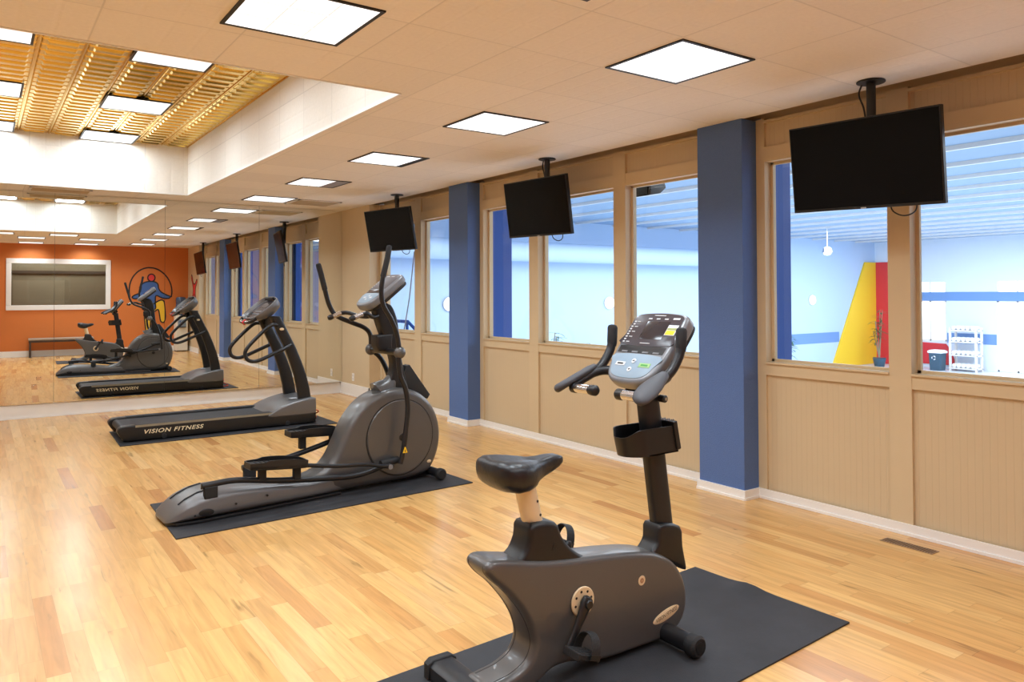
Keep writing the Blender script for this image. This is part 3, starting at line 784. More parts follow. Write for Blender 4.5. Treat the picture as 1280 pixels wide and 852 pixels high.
# seat boot, post, saddle
sb = catmull([Vector((a, b, 0)) for a, b in [(-3.118, .652), (-2.998, .640), (-2.965, .58), (-2.92, .525), (-2.855, .478), (-2.80, .456), (-2.80, .44), (-2.95, .44), (-3.12, .455), (-3.205, .49), (-3.20, .515), (-3.16, .545), (-3.135, .59)]], 3, closed=True)
boot = MB().slab([(p.x, p.y) for p in sb], YB - .064, YB + .064, .022, 4).build('seat_boot', M['black'], bike)
text_mesh('moulded_mark', 'A', M['frame'], boot, (-3.01, YB - .0645, .548), (1, 0, 0), (0, 0, 1), .032, .0008)
pst = MB().tube([(-3.063, YB, .60), (-3.128, YB, .855)], .043, 28).build('seat_post', M['post'], bike)
for k in range(2):
    t = .30 + k * .22; px_, pz_ = -3.063 + (-.065) * t, .60 + .255 * t
    MB().cyl((px_ + .020, YB - .0372, pz_), (px_ + .021, YB - .0405, pz_), .0055, 10).build('adjustment_hole', M['black_trim'], pst)
sad = MB(); rings = []
for x_, hw, zt_, zb_ in [(-3.352, .030, .885, .865), (-3.345, .075, .905, .842), (-3.325, .112, .918, .825), (-3.29, .132, .922, .812), (-3.23, .136, .918, .803), (-3.17, .122, .912, .802), (-3.115, .095, .906, .806), (-3.07, .068, .902, .812), (-3.02, .049, .902, .822), (-2.96, .040, .906, .834), (-2.91, .034, .904, .848), (-2.88, .024, .896, .860), (-2.868, .008, .886, .872)]:
    r_ = []
    for k in range(28):
        a = 2 * PI * k / 28; ca, sa = math.cos(a), math.sin(a)
        yy = hw * (abs(ca) ** .62) * (1 if ca >= 0 else -1)
        zz = (zt_ + zb_) / 2 + (zt_ - zb_) / 2 * (abs(sa) ** .7) * (1 if sa >= 0 else -1)
        if sa > 0: zz -= .016 * math.exp(-(yy / .03) ** 2) * (1 if -3.3 < x_ < -3.05 else .3)
        r_.append((x_, YB + yy, zz))
    rings.append(r_)
rings = [[(-3.10 + (x_ + 3.10) * .76, y_, z_ if z_ > .86 else .86 - (.86 - z_) * (1.32 if x_ < -3.1 else 1.1)) for x_, y_, z_ in r_] for r_ in rings]
sdl = sad.loft(rings).build('saddle', M['leather'], bike, sharp=60)
MB().obox((-3.125, YB, .815), (V(1, 0, 0), V(0, 1, 0), V(0, 0, 1)), (.05, .045, .02)).build('saddle_clamp', M['black'], sdl, bevel=.006)
# front column
cb = catmull([Vector((a, b, 0)) for a, b in [(-2.395, .520), (-2.262, .492), (-2.245, .40), (-2.222, .30), (-2.235, .285), (-2.34, .34), (-2.47, .385), (-2.475, .40), (-2.44, .415), (-2.41, .45)]], 3, closed=True)
MB().slab([(p.x, p.y) for p in cb], YB - .056, YB + .056, .02, 4).build('column_boot', M['black'], bike)
col = MB(); c0, c1 = V(-2.322, YB, .42), V(-2.425, YB, 1.13)
dr = (c1 - c0).normalized(); sx = V(dr.z, 0, -dr.x)
col.loft([[c_ + sx * .055 * (abs(math.cos(2 * PI * k / 24)) ** .6) * (1 if math.cos(2 * PI * k / 24) > 0 else -1) + V(0, .033, 0) * (abs(math.sin(2 * PI * k / 24)) ** .6) * (1 if math.sin(2 * PI * k / 24) > 0 else -1) for k in range(24)] for c_ in (c0, c1)])
column = col.build('column', M['frame'], bike)
# bottle tray wrapped round the column
bt = MB(); z0, z1 = .842, .962
pl = []
for k in range(17):
    a = PI * (0.5 + k / 16); pl.append((-2.50 + .095 * math.cos(a), .078 * math.sin(a)))
pl = [(-2.315, .078), (-2.40, .078)] + pl + [(-2.40, -.078), (-2.315, -.078)]
inner = [(x_ * 1 + (.006 if x_ < -2.45 else 0), y_ * .92) for x_, y_ in pl]
tb = []
for (xa, ya), (xi, yi) in zip(pl, inner):
    dip = .035 * math.exp(-((xa + 2.595) / .04) ** 2) * (1 if ya < .04 else 0)
    tb.append([V(xa + .012, YB + ya, z0), V(xa - .012, YB + ya, z1 - dip), V(xi - .012, YB + yi, z1 - dip), V(xi + .012, YB + yi, z0)])
bt.loft(tb)
bt.slab([(x_ + .012, y_) for x_, y_ in pl], 0, .006, 0, frame=lambda a, b, y: (a, YB + b, z0 + y))
tray = bt.build('bottle_holder', M['black'], bike)
fp = MB().obox((-2.318, YB, .918), (V(.98, 0, .2), V(0, 1, 0), V(-.2, 0, .98)), (.012, .088, .066))
fpo = fp.build('front_plate', M['black'], tray, bevel=.004)
dots = MB()
for i in range(4):
    for j in range(5):
        dots.ball((-2.345 + i * .012, YB - .055 + j * .026, .985 - .001), .0035, 8, 6)
dots.build('perforations', M['console'], fpo)
# console: slab tilted towards the rider
ca_ = rad(49.5); S_ = V(math.cos(ca_), 0, math.sin(ca_)); Nn = V(-math.sin(ca_), 0, math.cos(ca_)); K0 = V(-2.564, YB, 1.160)
def cf(a, b, y): return K0 + V(0, 1, 0) * a + S_ * b * .89 + Nn * y
def cons_outline(sc_=1.0, dy=0.0):
    return [(p.x * sc_, p.y + dy) for p in catmull([Vector((a, b, 0)) for a, b in [(0, 0), (.075, .006), (.125, .035), (.152, .09), (.165, .17), (.170, .25), (.172, .33), (.168, .405), (.150, .437), (.10, .450), (0, .456), (-.10, .450), (-.150, .437), (-.168, .405), (-.172, .33), (-.170, .25), (-.165, .17), (-.152, .09), (-.125, .035), (-.075, .006)]], 3, closed=True)]
con = MB().slab(cons_outline(), -.055, .012, .022, 5, frame=cf).build('console', M['console'], bike, sharp=50)
MB().slab([(a * .93, .02 + b * .95) for a, b in cons_outline()], -.078, -.052, .012, 3, frame=cf).build('console_back', M['black'], con)
def panel(pts, n0, n1, mat, name, r=.002, par=None):
    return MB().slab(pts, n0, n1, r, 2, frame=cf).build(name, mat, par or con)
dis = panel([(p.x, p.y) for p in catmull([Vector((a, b, 0)) for a, b in [(-.148, .232), (.148, .232), (.152, .30), (.153, .38), (.145, .418), (.10, .433), (0, .439), (-.10, .433), (-.145, .418), (-.153, .38), (-.152, .30)]], 3, closed=True)], .010, .0145, M['display'], 'display_panel')
panel([(-.085, .27), (.055, .27), (.055, .385), (-.085, .385)], .0143, .0155, M['lcd'], 'lcd_window', .001, dis)
key = panel([(p.x, p.y) for p in catmull([Vector((a, b, 0)) for a, b in [(-.138, .168), (.138, .168), (.13, .10), (.11, .055), (.07, .032), (0, .026), (-.07, .032), (-.11, .055), (-.13, .10)]], 3, closed=True)], .010, .0145, M['keypad'], 'keypad')
panel([(-.140, .180), (.140, .180), (.143, .224), (.09, .229), (-.09, .229), (-.143, .224)], .010, .0138, M['black_trim'], 'book_ledge')
for k in range(4): MB().obox(cf(-.10 + .065 * k, .186, .0145), (V(0, 1, 0), S_, Nn), (.018, .004, .0012)).build('ledge_rib', M['console'], con)
for a, b, w_, h__, mt_ in ((.075, .108, .030, .012, 'keywhite'), (-.075, .108, .034, .013, 'keygreen')):
    panel([(a - w_, b - h__), (a + w_, b - h__), (a + w_, b + h__), (a - w_, b + h__)], .014, .0165, M[mt_], 'key', .002, key)
    panel([(a - w_ * .6, b - h__ * .4), (a + w_ * .6, b - h__ * .4), (a + w_ * .6, b + h__ * .4), (a - w_ * .6, b + h__ * .4)], .0164, .0170, M['letter_dk'] if mt_ == 'keywhite' else simple('green_print', (70, 150, 70), .5), 'key_print', .0002, key)
for b in (.130, .078):
    MB().cyl(cf(.002, b, .014), cf(.002, b, .0168), .0125, 20).build('arrow_key', M['keywhite'], key)
    sg = 1 if b > .1 else -1
    MB().slab([(-.006, b - .003 * sg), (.006 + .004, b - .003 * sg), (.002, b + .006 * sg)], .0166, .0173, 0, frame=cf).build('arrow_mark', M['letter_dk'], key)
ICN = []
for k in range(9):
    b = .248 + k * .0165
    ICN.append(MB().obox(cf(.138 - .004 * (k > 6), b, .0150), (V(0, 1, 0), S_, Nn), (.006, .0035, .0005)))
    if k % 2 == 0: ICN.append(MB().obox(cf(.112, b, .0150), (V(0, 1, 0), S_, Nn), (.010, .0018, .0005)))
for a in (.05, .0, -.05): ICN.append(MB().obox(cf(a, .402, .0150), (V(0, 1, 0), S_, Nn), (.011, .003, .0005)))
ICN.append(MB().obox(cf(0, .424, .0150), (V(0, 1, 0), S_, Nn), (.035, .002, .0005))); ICN.append(MB().obox(cf(-.11, .405, .0150), (V(0, 1, 0), S_, Nn), (.02, .005, .0005)))
ICN.append(MB().obox(cf(.0, .243, .0150), (V(0, 1, 0), S_, Nn), (.03, .0015, .0005)))
for q_ in ICN: q_.build('printed_icon', M['keywhite'], dis)
stk = panel([(-.145, .30), (-.085, .30), (-.085, .365), (-.145, .365)], .0144, .0152, M['keywhite'], 'sticker', .0002, dis)
panel([(-.140, .303), (-.088, .303), (-.088, .330), (-.140, .330)], .0151, .0156, M['yellow'], 'sticker_yellow', .0001, stk)
panel([(-.140, .333), (-.088, .333), (-.088, .346), (-.140, .346)], .0151, .0156, simple('sticker_green', (150, 160, 90), .5), 'sticker_green', .0001, stk)
# handlebars
MB().obox((-2.445, YB, 1.145), (S_, V(0, 1, 0), Nn), (.07, .06, .035)).build('neck', M['black'], bike, bevel=.012)
for sg in (-1, 1):
    Y = lambda d: YB + sg * d
    hb1 = MB()
    hb1.tube([(-2.445, Y(.03), 1.150), (-2.455, Y(.12), 1.180), (-2.49, Y(.185), 1.200), (-2.545, Y(.213), 1.192), (-2.60, Y(.222), 1.166), (-2.655, Y(.225), 1.142)], [.020, .021, .022, .021, .018, .016], 16, smooth=5)
    hb1.tube([(-2.555, Y(.214), 1.188), (-2.495, Y(.216), 1.228), (-2.450, Y(.216), 1.285), (-2.434, Y(.216), 1.33)], [.020, .021, .021, .021], 16, smooth=5)
    bar = hb1.build('handlebar', M['frame'], bike)
    MB().tube([(-2.436, Y(.216), 1.310), (-2.4335, Y(.216), 1.330), (-2.430, Y(.216), 1.398), (-2.4295, Y(.216), 1.408), (-2.429, Y(.216), 1.412)], [.0215, .024, .024, .019, .008], 18).build('grip', M['grip'], bar)
    pd = MB(); rg = []
    for t, wd in ((0, .010), (.05, .030), (.15, .042), (.35, .047), (.6, .042), (.82, .030), (.95, .022), (1, .008)):
        cx_ = V(-2.745, Y(.258), 1.122) * (1 - t) + V(-2.53, Y(.222), 1.222) * t
        sd = V(0.10, sg * .93, -.36).normalized(); nn = V(-.3, .0, 1).normalized(); nn = (nn - sd * nn.dot(sd)).normalized()
        rg.append([cx_ + sd * wd * math.cos(2 * PI * k / 20) + nn * (.019 * min(1, wd / .03)) * math.sin(2 * PI * k / 20) for k in range(20)])
    pd.loft(rg).build('arm_rest', M['pad'], bar, sharp=60)
    g1 = MB().tube([(-2.655, Y(.225), 1.138), (-2.668, Y(.205), 1.130), (-2.668, Y(.175), 1.130)], .016, 14, smooth=3).build('pulse_bar', M['black'], bar)
    MB().tube([(-2.668, Y(.205), 1.130), (-2.668, Y(.095), 1.130)], .0215, 18).build('pulse_plate', M['chrome'], bar)
    MB().tube([(-2.668, Y(.108), 1.130), (-2.668, Y(.094), 1.130), (-2.668, Y(.073), 1.130), (-2.668, Y(.064), 1.130), (-2.668, Y(.060), 1.130)], [.0215, .0245, .0245, .018, .006], 18).build('pulse_cap', M['black'], bar)
    MB().tube([(-2.668, Y(.203), 1.130), (-2.668, Y(.225), 1.130), (-2.666, Y(.232), 1.130)], [.0245, .0245, .012], 18).build('pulse_cap', M['black'], bar)
MB().cyl((-2.378, YB - .034, 1.085), (-2.378, YB - .075, 1.085), .017, 18, chamfer=.005).build('clamp_knob', M['black'], bike)
MB().cyl((-2.378, YB - .0745, 1.085), (-2.378, YB - .0765, 1.085), .008, 12).build('knob_bolt', M['chrome'], bike)
# ------------------------------------------------------------------ elliptical trainer
ell = thing('elliptical_trainer', 'dark grey elliptical trainer with tall moving arms, between the bike and the treadmill', 'elliptical trainer', (-2.8, 5.70, MT), rad(3))
Me = ell.matrix_basis.copy()
class EB(MB):
    """same builder in the trainer's own axes: x forward, y across, z up"""
    def build(self, name, mats, parent=None, **k):
        bmesh.ops.transform(self.bm, matrix=Me, verts=self.bm.verts[:])
        return MB.build(self, name, mats, parent, **k)
dz = -MT
so = catmull([Vector((a, b + dz, 0)) for a, b in [(-.25, .03), (-.22, .12), (-.10, .158), (.0, .18), (.08, .215), (.155, .29), (.215, .40), (.29, .55), (.40, .68), (.52, .752), (.66, .785), (.78, .782), (.90, .748), (1.01, .672), (1.09, .56), (1.13, .43), (1.13, .30), (1.10, .19), (1.05, .10), (.99, .055), (.80, .035), (.45, .030), (.1, .028), (-.1, .026)]], 4, closed=True)
esh = EB().slab([(p.x, p.y) for p in so], -.125, .125, .055, 6).build('drive_shell', M['body'], ell, sharp=50)
DC = V(.735, 0, .388 + dz)
for sg in (-1, 1):
    gr_ = EB().cyl(DC + V(0, sg * .118, 0), DC + V(0, sg * .1275, 0), .313, 64).build('disc_groove', M['black_trim'], esh)
    dk = EB().tube([DC + V(0, sg * .12, 0), DC + V(0, sg * .129, 0), DC + V(0, sg * .136, 0), DC + V(0, sg * .140, 0)], [.305, .305, .300, .02], 64).build('side_disc', M['body'], ell, sharp=30)
    EB().cyl(DC + V(.01, sg * .136, 0), DC + V(.01, sg * .143, 0), .030, 24, chamfer=.003).build('axle_hole', M['black'], dk)
    EB().loft([[DC + V(.275 + .020 * k_ * math.cos(2 * PI * k / 28), sg * d, -.235 + .013 * k_ * math.sin(2 * PI * k / 28)) for k in range(28)] for d, k_ in ((.118, 1), (.1275, 1), (.1285, .9))]).build('oval_badge', M['cream'], esh)
# low rear base with roller tracks
bs = EB(); rg = []
for x_, hw, ht in [(-1.075, .120, .035), (-1.06, .165, .060), (-1.02, .195, .098), (-.95, .212, .150), (-.87, .216, .186), (-.78, .214, .203), (-.65, .205, .203), (-.5, .192, .192), (-.35, .180, .178), (-.2, .165, .160), (-.05, .150, .145), (.08, .136, .15), (.2, .118, .16), (.3, .10, .15), (.36, .06, .12)]:
    r_ = []
    for k in range(32):
        a = 2 * PI * k / 32; ca, sa = math.cos(a), math.sin(a)
        yy = hw * (abs(ca) ** .45) * (1 if ca >= 0 else -1); zz = .022 + (ht - .022) * (.5 + .5 * (abs(sa) ** .6) * (1 if sa >= 0 else -1))
        if sa < 0: yy *= 1.04
        r_.append((x_, yy, zz + dz))
    rg.append(r_)
rb = bs.loft(rg).build('rear_base', M['body_lt'], ell, sharp=45)
EB().slab([(-1.07, -.135), (-1.02, -.20), (-.9, -.222), (-.5, -.2), (.2, -.14), (.2, .14), (-.5, .2), (-.9, .222), (-1.02, .20), (-1.07, .135)], .011, .030, .004, 2, frame=lambda a, b, y: (a, b, y + dz)).build('base_tray', M['black'], rb)
for sg in (-1, 1):
    for yy in (.10,):
        s_ = EB()
        s_.tube([(-.985, sg * yy, .128 + dz), (-.94, sg * yy, .158 + dz), (-.86, sg * yy, .191 + dz), (-.78, sg * yy, .204 + dz)], .006, 8)
        s_.build('track_slot', M['black_trim'], rb)
    EB().loft([[V(-.83 + .05 * k_ * math.cos(2 * PI * k / 28), sg * d, .075 + dz + .024 * k_ * math.sin(2 * PI * k / 28)) for k in range(28)] for d, k_ in ((.20, 1), (.226, 1), (.228, .85))]).build('oval_cap', M['black'], rb)
    for x_, z_ in ((-.905, .065), (-.63, .10), (-.40, .115)):
        EB().cyl((x_, sg * (.214 if x_ < -.5 else .192), z_ + dz), (x_, sg * (.222 if x_ < -.5 else .200), z_ + dz), .008, 12).build('base_screw', M['black'], rb)
    EB().cyl((-.25, sg * .15, .001), (-.25, sg * .15, .02), .024, 16).build('levelling_foot', M['console'], ell)
    # front stabiliser halves
es = EB().cyl((1.055, -.24, .058 + dz), (1.055, .24, .058 + dz), .036, 24).build('front_stabilizer', M['frame'], ell)
for sg in (-1, 1):
    EB().cyl((1.055, sg * .205, .058 + dz), (1.055, sg * .262, .058 + dz), .047, 26, chamfer=.010).build('transport_wheel', M['rubber'], es)
EB().slab([(.70, .014), (1.06, .02), (1.06, .06), (.70, .07)], -.06, .06, .006, 2, frame=lambda a, b, y: (a, y, b + dz)).build('front_frame', M['frame'], ell)
# pedal arms, links, swing levers
PX, PZ = .660, 1.090
def side(sg, roller, crank_pt, ped, link_front, lever, handle):
    y1 = sg * .190
    arm = EB().tube([(roller[0], y1, roller[1] + dz), (roller[0] + .02, y1, roller[1] + .002 + dz), (.05 * ped[0] + .95 * roller[0] + .2, y1, roller[1] * .9 + ped[1] * .1 + dz)] + [(a, y1, b + dz) for a, b in crank_pt], .021, 14, smooth=5).build('pedal_arm', M['frame'], ell)
    EB().obox((roller[0] + .055, y1, roller[1] - .045 + dz), (V(1, 0, 0), V(0, 1, 0), V(0, 0, 1)), (.045, .022, .040)).build('roller_block', M['rubber'], arm, bevel=.006)
    EB().cyl((roller[0] + .055, y1 - .016, roller[1] - .062 + dz), (roller[0] + .055, y1 + .016, roller[1] - .062 + dz), .030, 20).build('roller', M['rubber'], arm)
    cp = crank_pt[-1]
    EB().tube([V(cp[0] - .10, y1, cp[1] + dz - .008), V(cp[0] - .02, y1, cp[1] + dz), V(cp[0] + .06, sg * .175, cp[1] + dz + .004)], .029, 16).build('arm_sleeve', M['rubber'], arm)
    EB().cyl((cp[0] + .05, sg * .140, cp[1] + dz), (cp[0] + .05, sg * .19, cp[1] + dz), .018, 16).build('crank_pin', M['frame'], arm)
    # foot plate: long tray with raised rim
    px, pz, ang = ped
    ax_, az_ = V(math.cos(ang), 0, math.sin(ang)), V(-math.sin(ang), 0, math.cos(ang)); o0 = V(px, sg * .205, pz + dz)
    def pf(a, b, y): return o0 + ax_ * a + V(0, 1, 0) * b + az_ * y
    ol = [(p.x, p.y) for p in catmull([Vector((a, b, 0)) for a, b in [(-.215, -.045), (-.205, -.072), (-.12, -.084), (.0, -.088), (.12, -.086), (.20, -.078), (.212, -.05), (.212, .05), (.20, .078), (.12, .086), (0, .088), (-.12, .084), (-.205, .072), (-.215, .045)]], 3, closed=True)]
    ft = EB().slab(ol, -.030, .010, .012, 3, frame=pf).build('foot_plate', M['black'], ell)
    rim = EB(); n = len(ol)
    def hgt(a): return .018 + .024 * (1 - ((a - .02) / .24) ** 2) * (0.5 if a < -.1 else 1)
    R1 = [[pf(a, b, -.02), pf(a, b, hgt(a)), pf(a * .955, b * .90, hgt(a)), pf(a * .955, b * .90, .0)] for a, b in ol]
    R1.append(R1[0]); rim.loft(R1, caps=False)
    rim.build('foot_rim', M['black'], ft)
    tr = EB()
    for k in range(9): tr.obox(pf(-.15 + .038 * k, 0, .011), (ax_, V(0, 1, 0), az_), (.006, .068, .003))
    tr.build('tread_ribs', M['rubber'], ft)
    for a, hl in ((-.10, .05), (.16, .06)):
        base_z = roller[1] - .03 if sg < 0 else pz - .13
        q0 = pf(a, 0, -.025)
        EB().obox((q0.x, y1, q0.z - .045), (V(1, 0, 0), V(0, 1, 0), V(0, 0, 1)), (.026, .022, .055)).build('plate_bracket', M['rubber'], ft, bevel=.004)
    EB().tube([pf(.19, sg * .055, -.012)] + [(a, sg * .245, b + dz) for a, b in link_front], .0155, 14, smooth=5).build('link_tube', M['frame'], ell)
    lf = link_front[-1]
    jn = EB().cyl((lf[0] - .03, sg * .232, lf[1] + dz), (lf[0] - .03, sg * .262, lf[1] + dz), .020, 16)
    jn.build('joint_sleeve', M['console'], ell)
    lv = EB().tube([(a, sg * .245, b + dz) for a, b in lever], .021, 16, smooth=6).build('swing_lever', M['frame'], ell)
    hd = EB().tube([(a, sg * .245, b + dz) for a, b in handle], .0195, 16, smooth=6).build('swing_handle', M['frame'], ell)
    gp = [(a, sg * .245, b + dz) for a, b in handle[-3:]]
    e_ = V(*gp[2]); dd = (V(*gp[2]) - V(*gp[1])).normalized()
    EB().tube([V(*gp[0]), V(*gp[1]), e_, e_ + dd * .012, e_ + dd * .016], [.0225, .0225, .0225, .018, .006], 16).build('foam_grip', M['grip'], hd)
    EB().ball((PX, sg * .245, PZ + dz), .050, 20, 12, (1, .8, 1)).build('pivot_cap', M['body'], hd)
side(-1, (-.850, .248), [(-.3, .205), (.05, .166), (.25, .150), (.40, .160), (.55, .195), (.62, .215)], (-.335, .335, rad(-5)),
     [(.10, .262), (.35, .238), (.50, .205), (.60, .190)],
     [(PX, PZ), (.650, 1.03), (.668, .90), (.715, .79), (.735, .635), (.715, .45), (.690, .29), (.665, .20)],
     [(PX, PZ), (.648, 1.17), (.628, 1.26), (.580, 1.365), (.515, 1.47), (.495, 1.58), (.510, 1.70), (.550, 1.85), (.565, 1.935)])
side(1, (-.45, .250), [(-.1, .28), (.25, .36), (.50, .45), (.70, .53), (.80, .57)], (.125, .455, rad(-3)),
     [(.50, .43), (.72, .45), (.88, .46)],
     [(PX, PZ), (.745, 1.02), (.805, .92), (.850, .80), (.880, .68), (.895, .55), (.90, .46)],
     [(PX, PZ), (.655, 1.21), (.600, 1.275), (.475, 1.325), (.340, 1.385), (.280, 1.47), (.240, 1.60), (.205, 1.73), (.184, 1.80)])
MBp = EB().cyl((PX, -.235, PZ + dz), (PX, .235, PZ + dz), .026, 20).build('pivot_shaft', M['black'], ell)
wl = EB().loft([[V(.696, -.268 - d, .305 + dz) + V(0.022 * a, 0, .026 * b) for a, b in ((-1, -.7), (1, -.7), (.15, 1.1), (-.15, 1.1))] for d in (0, .002)]).build('warning_label', M['yellow'], ell)
EB().obox((.696, -.2705, .302 + dz), (V(1, 0, 0), V(0, 1, 0), V(0, 0, 1)), (.003, .0006, .010)).build('warning_mark', M['letter_dk'], wl)
# mast, fin, console
mo = catmull([Vector((a, b + dz, 0)) for a, b in [(.60, .76), (.68, .85), (.715, .97), (.685, 1.09), (.630, 1.20), (.590, 1.30), (.555, 1.40), (.545, 1.455), (.60, 1.49), (.70, 1.47), (.755, 1.36), (.775, 1.24), (.785, 1.13), (.80, 1.02), (.83, .90), (.86, .80), (.84, .74), (.72, .73)]], 3, closed=True)
mst = EB().slab([(p.x, p.y) for p in mo], -.048, .048, .022, 4).build('mast', M['black'], ell)
EB().slab([(.84, .96 + dz), (.875, .965 + dz), (1.075, .70 + dz), (1.05, .665 + dz), (.84, .74 + dz), (.78, .80 + dz)], -.045, .045, .010, 3).build('mast_fin', M['rubber'], ell)
EB().tube([(.60, 0, .735 + dz), (.70, 0, .80 + dz), (.735, 0, .86 + dz)], [.115, .075, .055], 24, flat=(.8, 1)).build('mast_boot', M['body'], ell)
EB().slab([(.585, 1.09 + dz), (.70, 1.09 + dz), (.71, 1.235 + dz), (.555, 1.225 + dz), (.555, 1.14 + dz)], -.058, .058, .022, 4).build('cup_holder', M['black_trim'], ell)
ce_ = rad(38); Se = V(math.cos(ce_), 0, math.sin(ce_)); Ne = V(-math.sin(ce_), 0, math.cos(ce_)); Ke = V(.435, 0, 1.462 + dz)
def ef(a, b, y): return Ke + V(0, 1, 0) * a + Se * b * .92 + Ne * y
eo = [(p.x, p.y) for p in catmull([Vector((a, b, 0)) for a, b in [(0, 0), (.07, .008), (.115, .04), (.135, .10), (.145, .20), (.148, .32), (.142, .42), (.11, .452), (0, .460), (-.11, .452), (-.142, .42), (-.148, .32), (-.145, .20), (-.135, .10), (-.115, .04), (-.07, .008)]], 3, closed=True)]
ec = EB().slab(eo, -.055, .014, .022, 5, frame=ef).build('console', M['console'], ell, sharp=50)
EB().slab([(a * .9, .03 + b * .92) for a, b in eo], -.085, -.050, .016, 3, frame=ef).build('console_back', M['black'], ec)
EB().slab([(-.125, .235), (.125, .235), (.128, .42), (.09, .438), (-.09, .438), (-.128, .42)], .012, .016, .002, 2, frame=ef).build('display_panel', simple('console_grey_display', (92, 90, 96), .3), ec)
EB().slab([(-.118, .175), (.118, .175), (.12, .222), (-.12, .222)], .012, .0155, .001, 2, frame=ef).build('book_ledge', M['lcd'], ec)
ek = EB().slab([(p.x, p.y) for p in catmull([Vector((a, b, 0)) for a, b in [(-.115, .160), (.115, .160), (.105, .08), (.07, .04), (0, .028), (-.07, .04), (-.105, .08)]], 3, closed=True)], .012, .016, .002, 2, frame=ef).build('keypad', M['keypad'], ec)
for a, b in ((.05, .105), (-.05, .105), (0, .13), (0, .08)): EB().obox(ef(a, b, .0165), (V(0, 1, 0), Se, Ne), (.020 if a else .009, .009, .0012)).build('key', M['keywhite'], ek)
for k in range(7): EB().obox(ef(.115, .25 + .025 * k, .0166), (V(0, 1, 0), Se, Ne), (.007, .004, .0006)).build('printed_icon', M['keywhite'], ec)
for a in (.05, -.03): EB().obox(ef(a, .41, .0166), (V(0, 1, 0), Se, Ne), (.025, .004, .0006)).build('printed_icon', M['keywhite'], ec)
# fixed pulse bars
for sg in (-1, 1):
    fb = EB().tube([(.58, sg * .03, 1.385 + dz), (.52, sg * .07, 1.375 + dz), (.465, sg * .12, 1.385 + dz), (.42, sg * .165, 1.405 + dz), (.375, sg * .185, 1.408 + dz), (.33, sg * .19, 1.395 + dz)], .017, 14, smooth=5).build('fixed_handlebar', M['frame'], ell)
    EB().tube([(.355, sg * .188, 1.404 + dz), (.275, sg * .195, 1.375 + dz)], .0195, 16).build('pulse_plate', M['chrome'], fb)
    EB().tube([(.285, sg * .194, 1.379 + dz), (.262, sg * .196, 1.3705 + dz), (.248, sg * .197, 1.3655 + dz), (.245, sg * .197, 1.3645 + dz)], [.0205, .0225, .017, .006], 16).build('end_cap', M['black'], fb)
# ------------------------------------------------------------------ treadmill
TY = 9.235
trd = thing('treadmill', 'black and grey treadmill with curved uprights, farthest from the camera before the mirror', 'treadmill', (-2.62, TY, MT))
deck = MB().box(-3.60, -1.60, TY - .33, TY + .33, .075, .150).build('deck', M['black'], trd)
MB().box(-3.62, -1.95, TY - .255, TY + .255, .1505, .166).build('running_belt', M['belt'], trd, bevel=.004)
MB().cyl((-3.625, TY - .255, .125), (-3.625, TY + .255, .125), .043, 24).build('rear_roller', M['belt'], trd)
for sg in (-1, 1):
    y0, y1 = sorted((TY + sg * .275, TY + sg * .387))
    sk = catmull([Vector((a, b, 0)) for a, b in [(-3.69, .10), (-3.70, .14), (-3.665, .172), (-3.60, .180), (-3.3, .180), (-2.6, .180), (-2.1, .180), (-1.60, .18), (-1.555, .16), (-1.555, .04), (-1.60, .020), (-2.2, .02), (-3.0, .02), (-3.58, .02), (-3.65, .045)]], 2, closed=True)
    sd = MB().slab([(p.x, p.y) for p in sk], y0, y1, .010, 3).build('side_rail', M['black'], trd)
    MB().box(-3.52, -2.08, min(TY + sg * .2755, TY + sg * .383), max(TY + sg * .2755, TY + sg * .383), .179, .184).build('foot_strip', M['belt'], sd)
    ys = TY + sg * .3875
    MB().box(-3.53, -1.98, min(ys, ys - sg * .004), max(ys, ys - sg * .004), .158, .182).build('side_strip', M['rail_strip'], sd)
    text_mesh('side_lettering', 'VISION FITNESS', M['letter'], sd, (-3.155, ys + sg * .0006, .103), (-sg, 0, 0), (0, 0, 1), .042, .0008, shear=.28, spacing=1.15, bold=.0012, width=.60)
    for x_ in (-3.25, -1.9): MB().cyl((x_, TY + sg * .28, .0395), (x_, TY + sg * .395, .0395), .030, 20, chamfer=.006).build('levelling_wheel', M['rubber'], trd)
